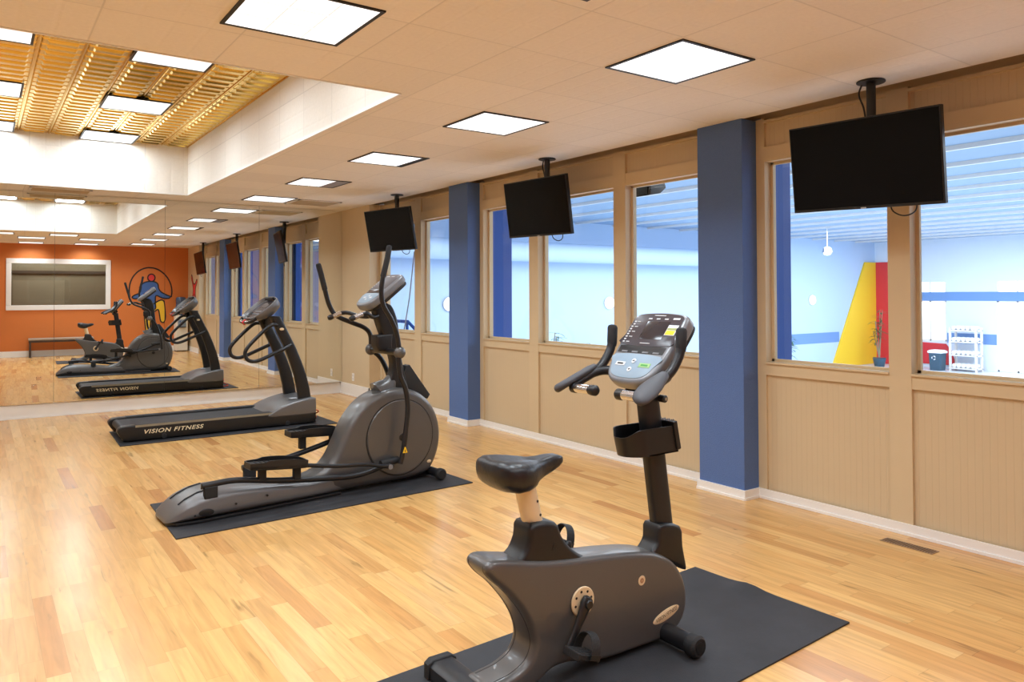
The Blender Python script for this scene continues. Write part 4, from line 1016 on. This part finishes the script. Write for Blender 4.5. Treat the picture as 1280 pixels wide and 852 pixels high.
# motor hood
ho = catmull([Vector((a, b, 0)) for a, b in [(-2.13, .155), (-2.08, .185), (-2.0, .225), (-1.88, .266), (-1.75, .296), (-1.63, .315), (-1.565, .312), (-1.55, .29), (-1.55, .14), (-1.58, .12), (-1.9, .12), (-2.1, .125)]], 3, closed=True)
hd = MB().slab([(p.x, p.y) for p in ho], TY - .395, TY + .395, .022, 5).build('motor_hood', M['body_lt'], trd, sharp=50)
MB().box(-1.80, -1.70, TY - .22, TY - .13, .298, .303).build('hood_sticker', M['keywhite'], hd)
MB().box(-1.585, -1.552, TY - .36, TY + .36, .02, .125).build('front_skirt', M['black'], trd)
for sg in (-1, 1):
    yc = TY + sg * .265
    rg = []
    for cx_, cz_, hw in [(-1.652, .285, .068), (-1.672, .42, .066), (-1.708, .58, .064), (-1.765, .75, .061), (-1.835, .93, .058), (-1.915, 1.09, .056), (-1.985, 1.235, .055), (-2.02, 1.30, .05)]:
        rg.append([V(cx_ + (hw + .010) * (abs(math.cos(2 * PI * k / 20)) ** .5) * (1 if math.cos(2 * PI * k / 20) > 0 else -1), yc + .044 * (abs(math.sin(2 * PI * k / 20)) ** .5) * (1 if math.sin(2 * PI * k / 20) > 0 else -1), cz_) for k in range(20)])
    up_ = MB().loft(rg).build('upright', M['black'], trd)
    MB().loft([[V(-1.945 + .026 * k_ * math.cos(2 * PI * k / 24), yc + sg * (d + .010), 1.150 + .016 * k_ * math.sin(2 * PI * k / 24)) for k in range(24)] for d, k_ in ((.028, 1), (.036, 1), (.037, .85))]).build('oval_badge', M['cream'], up_)
    yr = TY + sg * .325
    MB().tube([(-1.99, yc + sg * .02, 1.20), (-2.06, yr, 1.205), (-2.13, yr, 1.165), (-2.25, yr, 1.055), (-2.345, yr, .955), (-2.378, yr, .885), (-2.355, yr, .815), (-2.29, yr, .785), (-2.20, yr, .800), (-2.05, yr, .862), (-1.93, yr, .912), (-1.83, yc + sg * .03, .955)], .022, 16, smooth=5).build('handrail', M['frame'], trd)
# console: deep dish with oval rim facing the runner
def ring(hw, xo, zo, rx, rz, n=36, e=.75):
    r_ = []
    for k in range(n):
        a = 2 * PI * k / n; ca, sa = math.cos(a), math.sin(a)
        r_.append((abs(ca) ** e * (1 if ca > 0 else -1) * hw, abs(sa) ** e * (1 if sa > 0 else -1)))
    return r_
tc_ = rad(40); St = V(math.cos(tc_), 0, math.sin(tc_)); Nt = V(-math.sin(tc_), 0, math.cos(tc_)); Kt = V(-2.118, TY, 1.392)
def tf(a, b, y): return Kt + V(0, 1, 0) * a + St * b + Nt * y
ro = [(p.x, p.y) for p in catmull([Vector((a, b, 0)) for a, b in [(0, -.195), (.14, -.19), (.26, -.165), (.322, -.10), (.335, 0), (.325, .10), (.27, .175), (.15, .205), (0, .212), (-.15, .205), (-.27, .175), (-.325, .10), (-.335, 0), (-.322, -.10), (-.26, -.165), (-.14, -.19)]], 3, closed=True)]
b_ = MB()
lev = [(-.130, .45, .055), (-.105, .68, .045), (-.07, .86, .02), (-.03, .97, .0), (.0, 1.0, 0), (.014, .985, 0), (.016, .955, 0), (.004, .92, 0), (-.022, .885, 0), (-.026, .02, 0)]
b_.loft([[tf(a * k_, b * k_ + sh, y) for a, b in ro] for y, k_, sh in lev])
tcn = b_.build('console', M['body_lt'], trd, sharp=50)
MB().slab([(a * .80, b * .80) for a, b in ro], -.026, -.021, .001, 1, frame=tf).build('display_panel', M['display'], tcn)
MB().slab([(-.12, .04), (.12, .04), (.12, .13), (-.12, .13)], -.021, -.018, .001, 1, frame=tf).build('lcd_window', M['lcd'], tcn)
MB().slab([(-.22, -.13), (-.15, -.13), (-.15, -.05), (-.22, -.05)], -.021, -.017, .003, 2, frame=tf).build('cup_recess', M['black_trim'], tcn)
MB().slab([(.15, -.13), (.22, -.13), (.22, -.05), (.15, -.05)], -.021, -.017, .003, 2, frame=tf).build('cup_recess', M['black_trim'], tcn)
kk = MB()
for i in range(6):
    for j in range(2): kk.obox(tf(-.1 + .04 * i, -.03 - .045 * j, -.019), (V(0, 1, 0), St, Nt), (.013, .012, .003))
kk.build('key_block', M['console'], tcn)
MB().obox(tf(0, .17, .012), (V(0, 1, 0), St, Nt), (.16, .012, .02)).build('book_ledge', M['black'], tcn, bevel=.005)
xb = MB().tube([tf(-.27, -.17, -.01), tf(-.22, -.215, -.012), tf(-.12, -.235, -.012), tf(.12, -.235, -.012), tf(.22, -.215, -.012), tf(.27, -.17, -.01)], .020, 16, smooth=5).build('pulse_crossbar', M['frame'], tcn)
for sg in (-1, 1): MB().tube([tf(sg * .075, -.2355, -.012), tf(sg * .16, -.229, -.012)], .0215, 16).build('pulse_plate', M['chrome'], xb)
MB().obox(tf(0, -.237, -.012), (V(0, 1, 0), St, Nt), (.02, .026, .024)).build('stop_key', M['red'], xb, bevel=.004)
MB().box(-1.99, -1.93, TY - .24, TY + .24, 1.18, 1.30).build('crossbeam', M['black'], trd, bevel=.01)
# orange power lead behind the treadmill
ld = MB().tube([(-1.545, TY - .12, .10), (-1.47, TY - .16, .13), (-1.42, TY - .12, .10), (-1.455, TY - .05, .06), (-1.41, TY - .02, .024), (-1.40, TY + .08, .0175), (-1.45, TY + .2, .0175), (-1.54, TY + .26, .0175)], .007, 10, smooth=8)
tag(ld.build('power_cord', M['cord']), 'orange power cord looping at the front of the treadmill', 'cord')
# ------------------------------------------------------------------ small things in the room
def outlet(label, y, z):
    t = thing('wall_outlet', label, 'outlet', (-P, y, z))
    MB().box(-P - .006, -P, y - .038, y + .038, z - .06, z + .06).build('cover_plate', M['white'], t, bevel=.002)
    for s in (-1, 1):
        b = MB()
        for d in (-.009, .009): b.box(-P - .0066, -P - .0058, y + d - .0025, y + d + .0025, z + s * .025 - .008, z + s * .025 + .008)
        b.build('socket_slots', M['black_trim'], t)
outlet('white wall outlet low on the tan pier beside the mirror', 10.925, .288)

fv = thing('floor_register', 'brown slatted floor register beside the white baseboard below the nearest television', 'floor vent', (-.21, 2.41, 0))
k = MB()
for b_ in ((-.255, -.245, 2.25, 2.57), (-.175, -.165, 2.25, 2.57), (-.245, -.175, 2.25, 2.26), (-.245, -.175, 2.56, 2.57)): k.box(*b_, 0, .003)
k.build('frame', simple('bronze_register', (140, 112, 84), .5), fv)
MB().box(-.245, -.175, 2.26, 2.56, 0, .0008).build('backing', M['slot'], fv)
k = MB()
for q_ in range(19): k.box(-.245, -.175, 2.268 + q_ * .0155, 2.275 + q_ * .0155, 0, .0026)
k.build('slats', D.materials['bronze_register'], fv)

bn = thing('bench', 'dark legged bench with pale top against the orange wall, seen in the mirror', 'bench', (-3.55, .15, 0))
bx0, bx1, by0, by1 = -4.35, -2.75, YN + .05, .34
MB().box(bx0, bx1, by0, by1, .425, .475).build('seat', M['bench_top'], bn, bevel=.012)
MB().box(bx0 + .01, bx1 - .01, by0 + .01, by1 - .01, .375, .424).build('apron', M['bench_leg'], bn, bevel=.004)
for x_ in (bx0 + .02, bx1 - .07):
    for y_ in (by0 + .015, by1 - .065): MB().box(x_, x_ + .05, y_, y_ + .05, 0, .376).build('leg', M['bench_leg'], bn, bevel=.003)

wc = thing('water_cooler', 'white water cooler with blue-grey bottle in the corner of the orange wall', 'water cooler', (-.42, .10, 0))
q0, q1, r0, r1 = -.58, -.25, -.06, .28
MB().box(q0, q1, r0, r1, .02, 1.0).build('cabinet', M['cooler'], wc, bevel=.015)
MB().box(q0 + .02, q1 - .02, r0 + .02, r1 - .02, 0, .03).build('plinth', M['black'], wc)
MB().box(q0 + .05, q1 - .05, r1 - .001, r1 + .004, .68, .88).build('tap_recess', M['keypad'], wc, bevel=.004)
for x_, m_ in ((q0 + .11, 'outer'), (q1 - .11, 'red')): MB().tube([(x_, r1 + .002, .83), (x_, r1 + .04, .83), (x_, r1 + .045, .80)], .012, 12).build('tap', M[m_], wc)
MB().box(q0 + .06, q1 - .06, r1, r1 + .05, .66, .68).build('drip_tray', M['black'], wc)
xm, ym = (q0 + q1) / 2, (r0 + r1) / 2
MB().tube([(xm, ym, .98), (xm, ym, 1.03), (xm, ym, 1.08), (xm, ym, 1.12), (xm, ym, 1.20), (xm, ym, 1.21), (xm, ym, 1.22), (xm, ym, 1.31), (xm, ym, 1.32), (xm, ym, 1.33), (xm, ym, 1.46), (xm, ym, 1.50), (xm, ym, 1.51)], [.05, .05, .12, .14, .14, .134, .14, .14, .134, .14, .14, .12, .02], 28).build('bottle', M['bottle'], wc)

# painted figures: flat cut shapes just proud of the wall
def mural(name, label, cat, org, ax):
    t = thing(name, label, cat, org)
    A = V(*ax); Nr = V(0, 1, 0) if abs(A.x) > .5 else V(-1, 0, 0)
    o = V(*org)
    def fr(d): return lambda a, b, y: o + A * a + V(0, 0, b) + Nr * (d + y)
    def shape(nm, pts, mat, d, smooth=3):
        pp = [(p.x, p.y) for p in catmull([Vector((*p, 0)) for p in pts], smooth, closed=True)]
        k = MB(); k.slab(pp, 0, .0015, 0, frame=fr(d)); return k.build(nm, mat, t)
    def line(nm, pts, w_, d, smooth=6, closed=False):
        pp = catmull([Vector((*p, 0)) for p in pts], smooth, closed=closed) if smooth else [Vector((*p, 0)) for p in pts]
        f = fr(d); k = MB(); rg = []
        for i, p in enumerate(pp):
            a_ = pp[min(i + 1, len(pp) - 1)] - pp[max(i - 1, 0)] if not closed else pp[(i + 1) % len(pp)] - pp[i - 1]
            nn = Vector((-a_.y, a_.x, 0)).normalized() * w_ / 2
            rg.append([f(p.x + nn.x, p.y + nn.y, 0), f(p.x - nn.x, p.y - nn.y, 0), f(p.x - nn.x, p.y - nn.y, .0015), f(p.x + nn.x, p.y + nn.y, .0015)])
        if closed: rg.append(rg[0])
        k.loft(rg, caps=not closed); return k.build(nm, M['mural_black'], t)
    return shape, line
shape, line = mural('wall_mural', 'painted rope-jumping figure with red head, blue body and yellow legs on the orange wall', 'mural', (-1.22, YN, 0), (1, 0, 0))
def both(nm, pts, mat, d, w_=.035, smooth=3):
    shape(nm, pts, M[mat], d, smooth); line(nm + '_outline', pts, w_, d + .002, smooth, True)
line('skipping_rope', [(-.56, 1.50), (-.58, 1.68), (-.55, 1.90), (-.45, 2.10), (-.28, 2.25), (-.05, 2.32), (.20, 2.27), (.42, 2.10), (.55, 1.88), (.59, 1.66), (.57, 1.50)], .04, .001)
both('back_leg', [(-.17, 1.10), (-.06, 1.13), (.02, 1.05), (0, .80), (-.01, .58), (-.05, .46), (-.10, .48), (-.14, .70)], 'mural_yellow', .003)
both('raised_leg', [(-.07, 1.22), (.10, 1.33), (.27, 1.42), (.37, 1.38), (.40, 1.15), (.41, .92), (.36, .80), (.28, .84), (.25, 1.00), (.21, 1.16), (.10, 1.10), (-.02, 1.05)], 'mural_yellow', .0045)
both('torso', [(-.24, 1.86), (-.10, 1.93), (.10, 1.93), (.20, 1.86), (.22, 1.74), (.30, 1.64), (.45, 1.56), (.54, 1.52), (.50, 1.47), (.32, 1.48), (.15, 1.55), (.13, 1.36), (.13, 1.18), (-.05, 1.15), (-.22, 1.18), (-.22, 1.40), (-.27, 1.48), (-.42, 1.46), (-.50, 1.50), (-.44, 1.56), (-.30, 1.62), (-.26, 1.74)], 'skin', .006)
both('head', [(.10 * math.cos(a * PI / 6) + .02, 2.04 + .10 * math.sin(a * PI / 6)) for a in range(12)], 'mural_red', .0075)
shape, line = mural('wall_mural', 'small red painted figure on the tan pier near the orange wall, seen in the mirror', 'mural', (-P, .60, 0), (0, 1, 0))
both('figure', [(-0.192, 2.12), (-0.080, 2.05), (0.032, 1.90), (0.240, 1.86), (0.480, 1.98), (0.544, 1.92), (0.352, 1.76), (0.320, 1.60), (0.384, 1.42), (0.256, 1.42), (0.160, 1.58), (-0.000, 1.42), (-0.112, 1.45), (-0.000, 1.66), (-0.064, 1.86), (-0.224, 2.02)], 'mural_red', .002)

# ------------------------------------------------------------------ pool hall seen through the glass
ZF = -1.04; XF = 22.3; YE = 15.1; ZC = 3.42
structure(MB().box(.14, XF + .2, -14, YE + .2, ZF - .1, ZF).build('floor_hall', M['hall_floor']), 'pale floor of the hall beyond the glass')
k = MB().box(.14, XF, YE, YE + .15, ZF, ZC + .1)
structure(k.build('wall_hall_end', M['hall_wall']), 'pale blue end wall of the hall')
k = MB(); dw = [(11.0, 9.75, -.92, 1.92), (13.62, 12.58, -.10, 1.92), (8.4, 7.2, -.10, 1.92), (5.9, 4.7, -.10, 1.92), (3.4, 2.2, -.10, 1.92)]
dw = [(8.9 + .9, 11.0, -1.02, 1.92), (12.58, 13.66, -.12, 1.92), (7.2, 8.4, -.10, 1.92), (4.7, 5.9, -.10, 1.92), (2.2, 3.4, -.10, 1.92)]
ys = sorted(dw); cur = -14
for a, b, z0, z1 in ys:
    k.box(XF, XF + .15, cur, a, ZF, ZC + .1); k.box(XF, XF + .15, a, b, ZF, z0) if z0 > ZF + .03 else None; k.box(XF, XF + .15, a, b, z1, ZC + .1); cur = b
k.box(XF, XF + .15, cur, YE + .1, ZF, ZC + .1)
structure(k.build('wall_hall_side', M['hall_far']), 'pale long wall of the hall with bright arched windows')
structure(MB().box(XF - .012, XF, 2, 14.2, 1.28, 1.58).build('trim_4', M['hall_stripe']), 'upper blue band of the hall wall')
k = MB(); cur = 2.0
for a, b, z0, z1 in ys:
    k.box(XF - .012, XF, cur, a - .02, -.16, .18); cur = b + .02
structure(k.build('trim_5', M['hall_stripe']), 'lower blue band of the hall wall')
structure(MB().box(17.0, 19.9, YE - .012, YE, -.16, .19).build('trim_6', M['hall_stripe']), 'blue band on the end wall of the hall')
for i, (a, b, z0, z1) in enumerate(ys):
    nm = ('door_%d' % (i + 1)) if z0 < -1 else ('window_%d' % (i + 8))
    d = structure(MB().box(XF + .06, XF + .08, a, b, z0, z1).build(nm, M['daylight']), 'bright daylit arched opening of the hall wall')
    f = MB()
    for y_ in (a, b - .05, (a + b) / 2 - .02): f.box(XF + .02, XF + .06, y_, y_ + .05, z0, z1 + .0)
    f.box(XF + .02, XF + .06, a, b, z0, z0 + .05).box(XF + .02, XF + .06, a, b, 1.24, 1.30)
    if z0 < -1: f.box(XF + .0, XF + .06, a + .3, b - .3, -.42, -.36)
    f.build('frame', M['white'], d)
structure(MB().slab([(19.4, ZF), (21.56, 2.68), (XF, 2.68), (XF, ZF)], YE - .06, YE, .005, 1).build('wall_yellow', M['hall_yellow']), 'tall yellow slanted wall shape in the hall corner')
structure(MB().slab([(13.70, ZF), (13.70, 2.68), (YE - .06, 2.68), (YE - .06, ZF)], XF - .05, XF, .005, 1, frame=lambda a, b, y: (y, a, b)).build('wall_red', M['hall_red']), 'tall red wall shape in the hall corner')
structure(MB().slab([(12.28, -.92), (12.42, -.42), (12.60, -.20), (13.75, -.17), (13.75, -.92)], XF - .05, XF, .005, 1, frame=lambda a, b, y: (y, a, b)).build('wall_red_low', M['hall_red']), 'low red wall panel below the arched window')
# roof deck with white purlins
structure(MB().box(.14, XF + .15, -14, YE + .15, ZC, ZC + .1).build('ceiling_hall', M['hall_deck']), 'blue-grey roof deck of the hall')
pr = MB(); x_ = 1.2
while x_ < XF: pr.box(x_, x_ + .045, -14, YE, ZC - .06, ZC); x_ += 1.32
structure(pr.build('trim_7', M['white']), 'white roof purlins of the hall')
tag(MB().tube([(.8, YE - .5, 2.58), (13.6, YE - .5, 2.58)], .24, 24).build('ceiling_duct', M['hall_wall']), 'pale round air duct along the hall end wall', 'duct')
structure(MB().box(3.2, 3.3, -9, -8.8, ZF, ZC).box(.2, 9, -9.1, -8.9, ZF, ZC).build('wall_hall_near', M['lilac']), 'lilac cross wall of the hall, seen in the mirror')
def lamp(label, x, y, z, ax):
    t = thing('wall_lamp', label, 'wall lamp', (x, y, z), 0, 'round wall lamps in the hall')
    A = V(*ax)
    MB().cyl(V(x, y, z), V(x, y, z) + A * .05, .17, 28, chamfer=.01).build('back_plate', M['white'], t)
    MB().ball(V(x, y, z) + A * .05, .15, 24, 14, (1 if not ax[0] else .5, 1 if not ax[1] else .5, 1)).build('globe', M['globe'], t)
lamp('round glowing wall lamp seen through the pane left of the bike console', 8.96, YE, 1.31, (0, -1, 0))
lamp('round glowing wall lamp half hidden by the farther blue pillar', 3.99, YE, 1.33, (0, -1, 0))
lamp('round glowing wall lamp on the hall end wall left of the yellow shape', 18.26, YE, 1.32, (0, -1, 0))
def pendant(label, x, y, z):
    t = thing('pendant_light', label, 'pendant light', (x, y, ZC), 0, 'pendant lights in the hall')
    MB().tube([(x, y, ZC), (x, y, z + .12)], .012, 8).build('rod', M['white'], t)
    MB().tube([(x, y, z + .16), (x, y, z + .12), (x, y, z), (x, y, z - .01)], [.05, .11, .14, .125], 20).build('shade', M['chrome'], t)
    MB().ball((x, y, z - .02), .10, 16, 10, (1, 1, .6)).build('bulb', M['globe'], t)
pendant('pendant light above the yellow wall shape', 14.6, 12.2, 2.70)
pendant('pendant light beside the tan mullion of the nearest window', 16.0, 10.9, 2.6)
# towel rack
tr = thing('towel_rack', 'white four-shelf rack of rolled towels against the hall wall', 'rack', (21.8, 11.75, ZF))
for y_ in (11.35, 12.15):
    for x_ in (21.6, 22.0): MB().box(x_ - .03, x_ + .03, y_ - .03, y_ + .03, ZF, .40).build('post', M['white'], tr)
for z_ in (-.95, -.52, -.08, .30): MB().box(21.56, 22.04, 11.32, 12.18, z_ - .02, z_ + .02).build('shelf', M['white'], tr)
for si, z_ in enumerate((-.95, -.52, -.08, .30)):
    for j in range(5):
        y_ = 11.46 + j * .145
        tw = MB().tube([(21.58, y_, z_ + .090), (21.60, y_, z_ + .090), (22.0, y_, z_ + .090), (22.02, y_, z_ + .090)], [.04, .068, .068, .04], 14).build('rolled_towel', M['towel'])
        tag(tw, 'rolled white towel on the ' + ('bottom', 'second lowest', 'second highest', 'top')[si] + ' shelf of the white rack', 'towel', 'rolled towels on the ' + ('bottom', 'second lowest', 'second highest', 'top') [si] + ' shelf')
rb_ = thing('trash_bin', 'dark recycling bin with white lid by the red wall panel', 'bin', (21.4, 12.47, ZF))
MB().loft([[(21.4 + a * s, 12.47 + b * s, z) for a, b in ((-.21, -.17), (-.17, -.21), (.17, -.21), (.21, -.17), (.21, .17), (.17, .21), (-.17, .21), (-.21, .17))] for s, z in ((.86, ZF), (1, -.46))]).build('bucket', M['bin'], rb_)
MB().loft([[(21.4 + a * s, 12.47 + b * s, z) for a, b in ((-.22, -.18), (-.18, -.22), (.18, -.22), (.22, -.18), (.22, .18), (.18, .22), (-.18, .22), (-.22, .18))] for s, z in ((1.08, -.46), (1.08, -.40), (.8, -.36))]).build('lid', M['towel'], rb_)
sy = MB()
for a0 in (90, 210, 330):
    a, b = rad(a0), rad(a0 + 80)
    sy.tube([(21.185, 12.49 + .055 * math.cos(a), -.62 + .055 * math.sin(a)), (21.180, 12.49 + .065 * math.cos((a + b) / 2), -.62 + .065 * math.sin((a + b) / 2)), (21.185, 12.49 + .055 * math.cos(b), -.62 + .055 * math.sin(b))], [.016, .016, .004], 6)
sy.build('recycling_mark', M['towel'], rb_)
def plant(label, x, y, z, h, stems, seed, leafy=1.0, drop=.25):
    rnd = random.Random(seed)
    t = thing('potted_plant', label, 'plant', (x, y, z), 0, 'potted plants in the hall')
    MB().tube([(x, y, z), (x, y, z + .02), (x, y, z + .30), (x, y, z + .33), (x, y, z + .30)], [.14, .16, .22, .23, .19], 20).build('pot', M['bin'], t)
    st = MB(); lf = MB()
    for s in range(stems):
        a = rnd.uniform(0, 2 * PI); r = rnd.uniform(.05, .22); hh = h * rnd.uniform(.55, 1)
        pts = [V(x, y, z + .28), V(x + r * .5 * math.cos(a), y + r * .5 * math.sin(a), z + .28 + (hh - .3) * .5), V(x + r * math.cos(a), y + r * math.sin(a), z + hh)]
        st.tube(pts, [.022, .017, .010], 6, smooth=4)
        for k in range(int(16 * leafy)):
            tt = rnd.uniform(.45, 1.0); b = pts[1] + (pts[2] - pts[1]) * max(0, (tt - .45) / .55) if tt > .45 else pts[1]
            an = rnd.uniform(0, 2 * PI); L = rnd.uniform(.16, .34); u = V(math.cos(an), math.sin(an), rnd.uniform(.1, .7)).normalized(); w_ = V(-math.sin(an), math.cos(an), 0)
            rg = [[b + u * L * q + V(0, 0, -drop * q * q * L * 2) - w_ * ww, b + u * L * q + V(0, 0, -drop * q * q * L * 2 + .004), b + u * L * q + V(0, 0, -drop * q * q * L * 2) + w_ * ww, b + u * L * q + V(0, 0, -drop * q * q * L * 2 - .002)] for q, ww in ((0, .004), (.3, .022), (.65, .020), (1, .002))]
            lf.loft(rg)
    st.build('stems', M['stalk'], t); lf.build('leaves', M['leaf'], t)
plant('tall potted plant in front of the red wall shape', 21.0, 14.25, ZF, 2.2, 6, 3)
plant('bushy potted plant half hidden by the deep blue post near the camera', 14.0, 13.1, ZF, 1.55, 7, 5, 1.4)
plant('potted plant low in the pane right of the farther blue pillar', 6.3, 14.3, ZF, 1.75, 6, 9, 1.3)
plant('small potted plant low in the pane behind the left bike handlebar', 8.0, 14.5, ZF, 1.45, 4, 12)
# railing and leaning pole beyond the farthest panes, loudspeaker
structure(MB().box(.5, 2.6, 10.9, 13.2, ZF, -.02).build('floor_landing', M['hall_floor']), 'raised landing behind the farthest panes')
sr = thing('stair_railing', 'blue stair railing behind the farthest panes', 'railing', (1.0, 11.4, -.02))
MB().tube([(1.0, 12.6, 1.10), (1.0, 11.37, 1.10), (1.0, 11.0, .93)], .028, 12).build('handrail', M['outer'], sr)
for y_ in (12.5, 11.4): MB().tube([(1.0, y_, -.02), (1.0, y_, 1.09)], .025, 12).build('post', M['outer'], sr)
MB().tube([(1.0, 12.6, .62), (1.0, 11.37, .62)], .018, 10).build('mid_rail', M['outer'], sr)
tag(MB().tube([(.95, 11.75, -.02), (.75, 11.1, .75), (.60, 10.55, 1.5), (.45, 10.1, 2.2)], .010, 8).build('leaning_pole', M['console']), 'thin grey pole leaning behind the farthest panes', 'pole')
sp = thing('loudspeaker', 'small dark loudspeaker hung high behind the pane left of the near pillar', 'speaker', (.62, 5.42, 2.9))
MB().slab([(.50, 2.53), (.66, 2.56), (.74, 2.62), (.72, 2.67), (.52, 2.65)], 5.28, 5.52, .012, 3).build('cabinet', M['black'], sp)
MB().tube([(.62, 5.40, 2.66), (.62, 5.40, ZC)], .014, 8).build('hanger', M['black'], sp)
MB().box(.494, .502, 5.31, 5.49, 2.55, 2.63).build('grille', M['frame'], sp)
# ------------------------------------------------------------------ light, world, camera
w = D.worlds.new('World'); bpy.context.scene.world = w; w.use_nodes = True
bg = w.node_tree.nodes['Background']; bg.inputs[0].default_value = lin((205, 228, 255)); bg.inputs[1].default_value = 0.8

def area(name, loc, rot, sx, sy, power, col=(1, 1, 1)):
    l = D.lights.new(name, 'AREA'); l.shape = 'RECTANGLE'; l.size = sx; l.size_y = sy; l.energy = power; l.color = col
    o = D.objects.new(name, l); C.objects.link(o); o.location = loc; o.rotation_euler = rot
    return o
area('office_fill', (-3.5, -0.95, 2.95), (0, 0, 0), 3.0, 0.8, 60, (1, 0.96, 0.9))  # added fill, no fixture: brightens the room behind the interior window
area('hall_fill', (11, 6, 3.3), (0, 0, 0), 18, 14, 2900, (1.0, 0.99, 0.98))  # added fill under the roof deck, brightens the hall; no real fixture

cam = D.cameras.new('camera'); co = D.objects.new('camera', cam); C.objects.link(co)
cam.sensor_width = 36; cam.sensor_fit = 'HORIZONTAL'
cam.lens = 943.7442 / 1280 * 36
cam.shift_y = -75.4591 / 1280
yw, pt_, rl = rad(35.2893), rad(1.0176), rad(-0.1873)
F_ = V(math.sin(yw) * math.cos(pt_), math.cos(yw) * math.cos(pt_), math.sin(pt_))
R_ = V(math.cos(yw), -math.sin(yw), 0); U_ = R_.cross(F_)
R2 = R_ * math.cos(rl) + U_ * math.sin(rl); U2 = U_ * math.cos(rl) - R_ * math.sin(rl)
mt = Matrix((R2, U2, -F_)).transposed().to_4x4(); mt.translation = V(-4.9039, 0, 1.5586)
co.matrix_world = mt
cam.clip_start = 0.02
sc = bpy.context.scene
sc.camera = co
sc.view_settings.view_transform = 'Standard'; sc.view_settings.look = 'None'; sc.view_settings.gamma = 1
sc.view_settings.use_curve_mapping = False
sc.view_settings.exposure = -0.08
sc.cycles.use_denoising = True
sc.cycles.max_bounces = 10; sc.cycles.diffuse_bounces = 6; sc.cycles.glossy_bounces = 5; sc.cycles.transparent_max_bounces = 10
sc.cycles.sample_clamp_indirect = 12.0
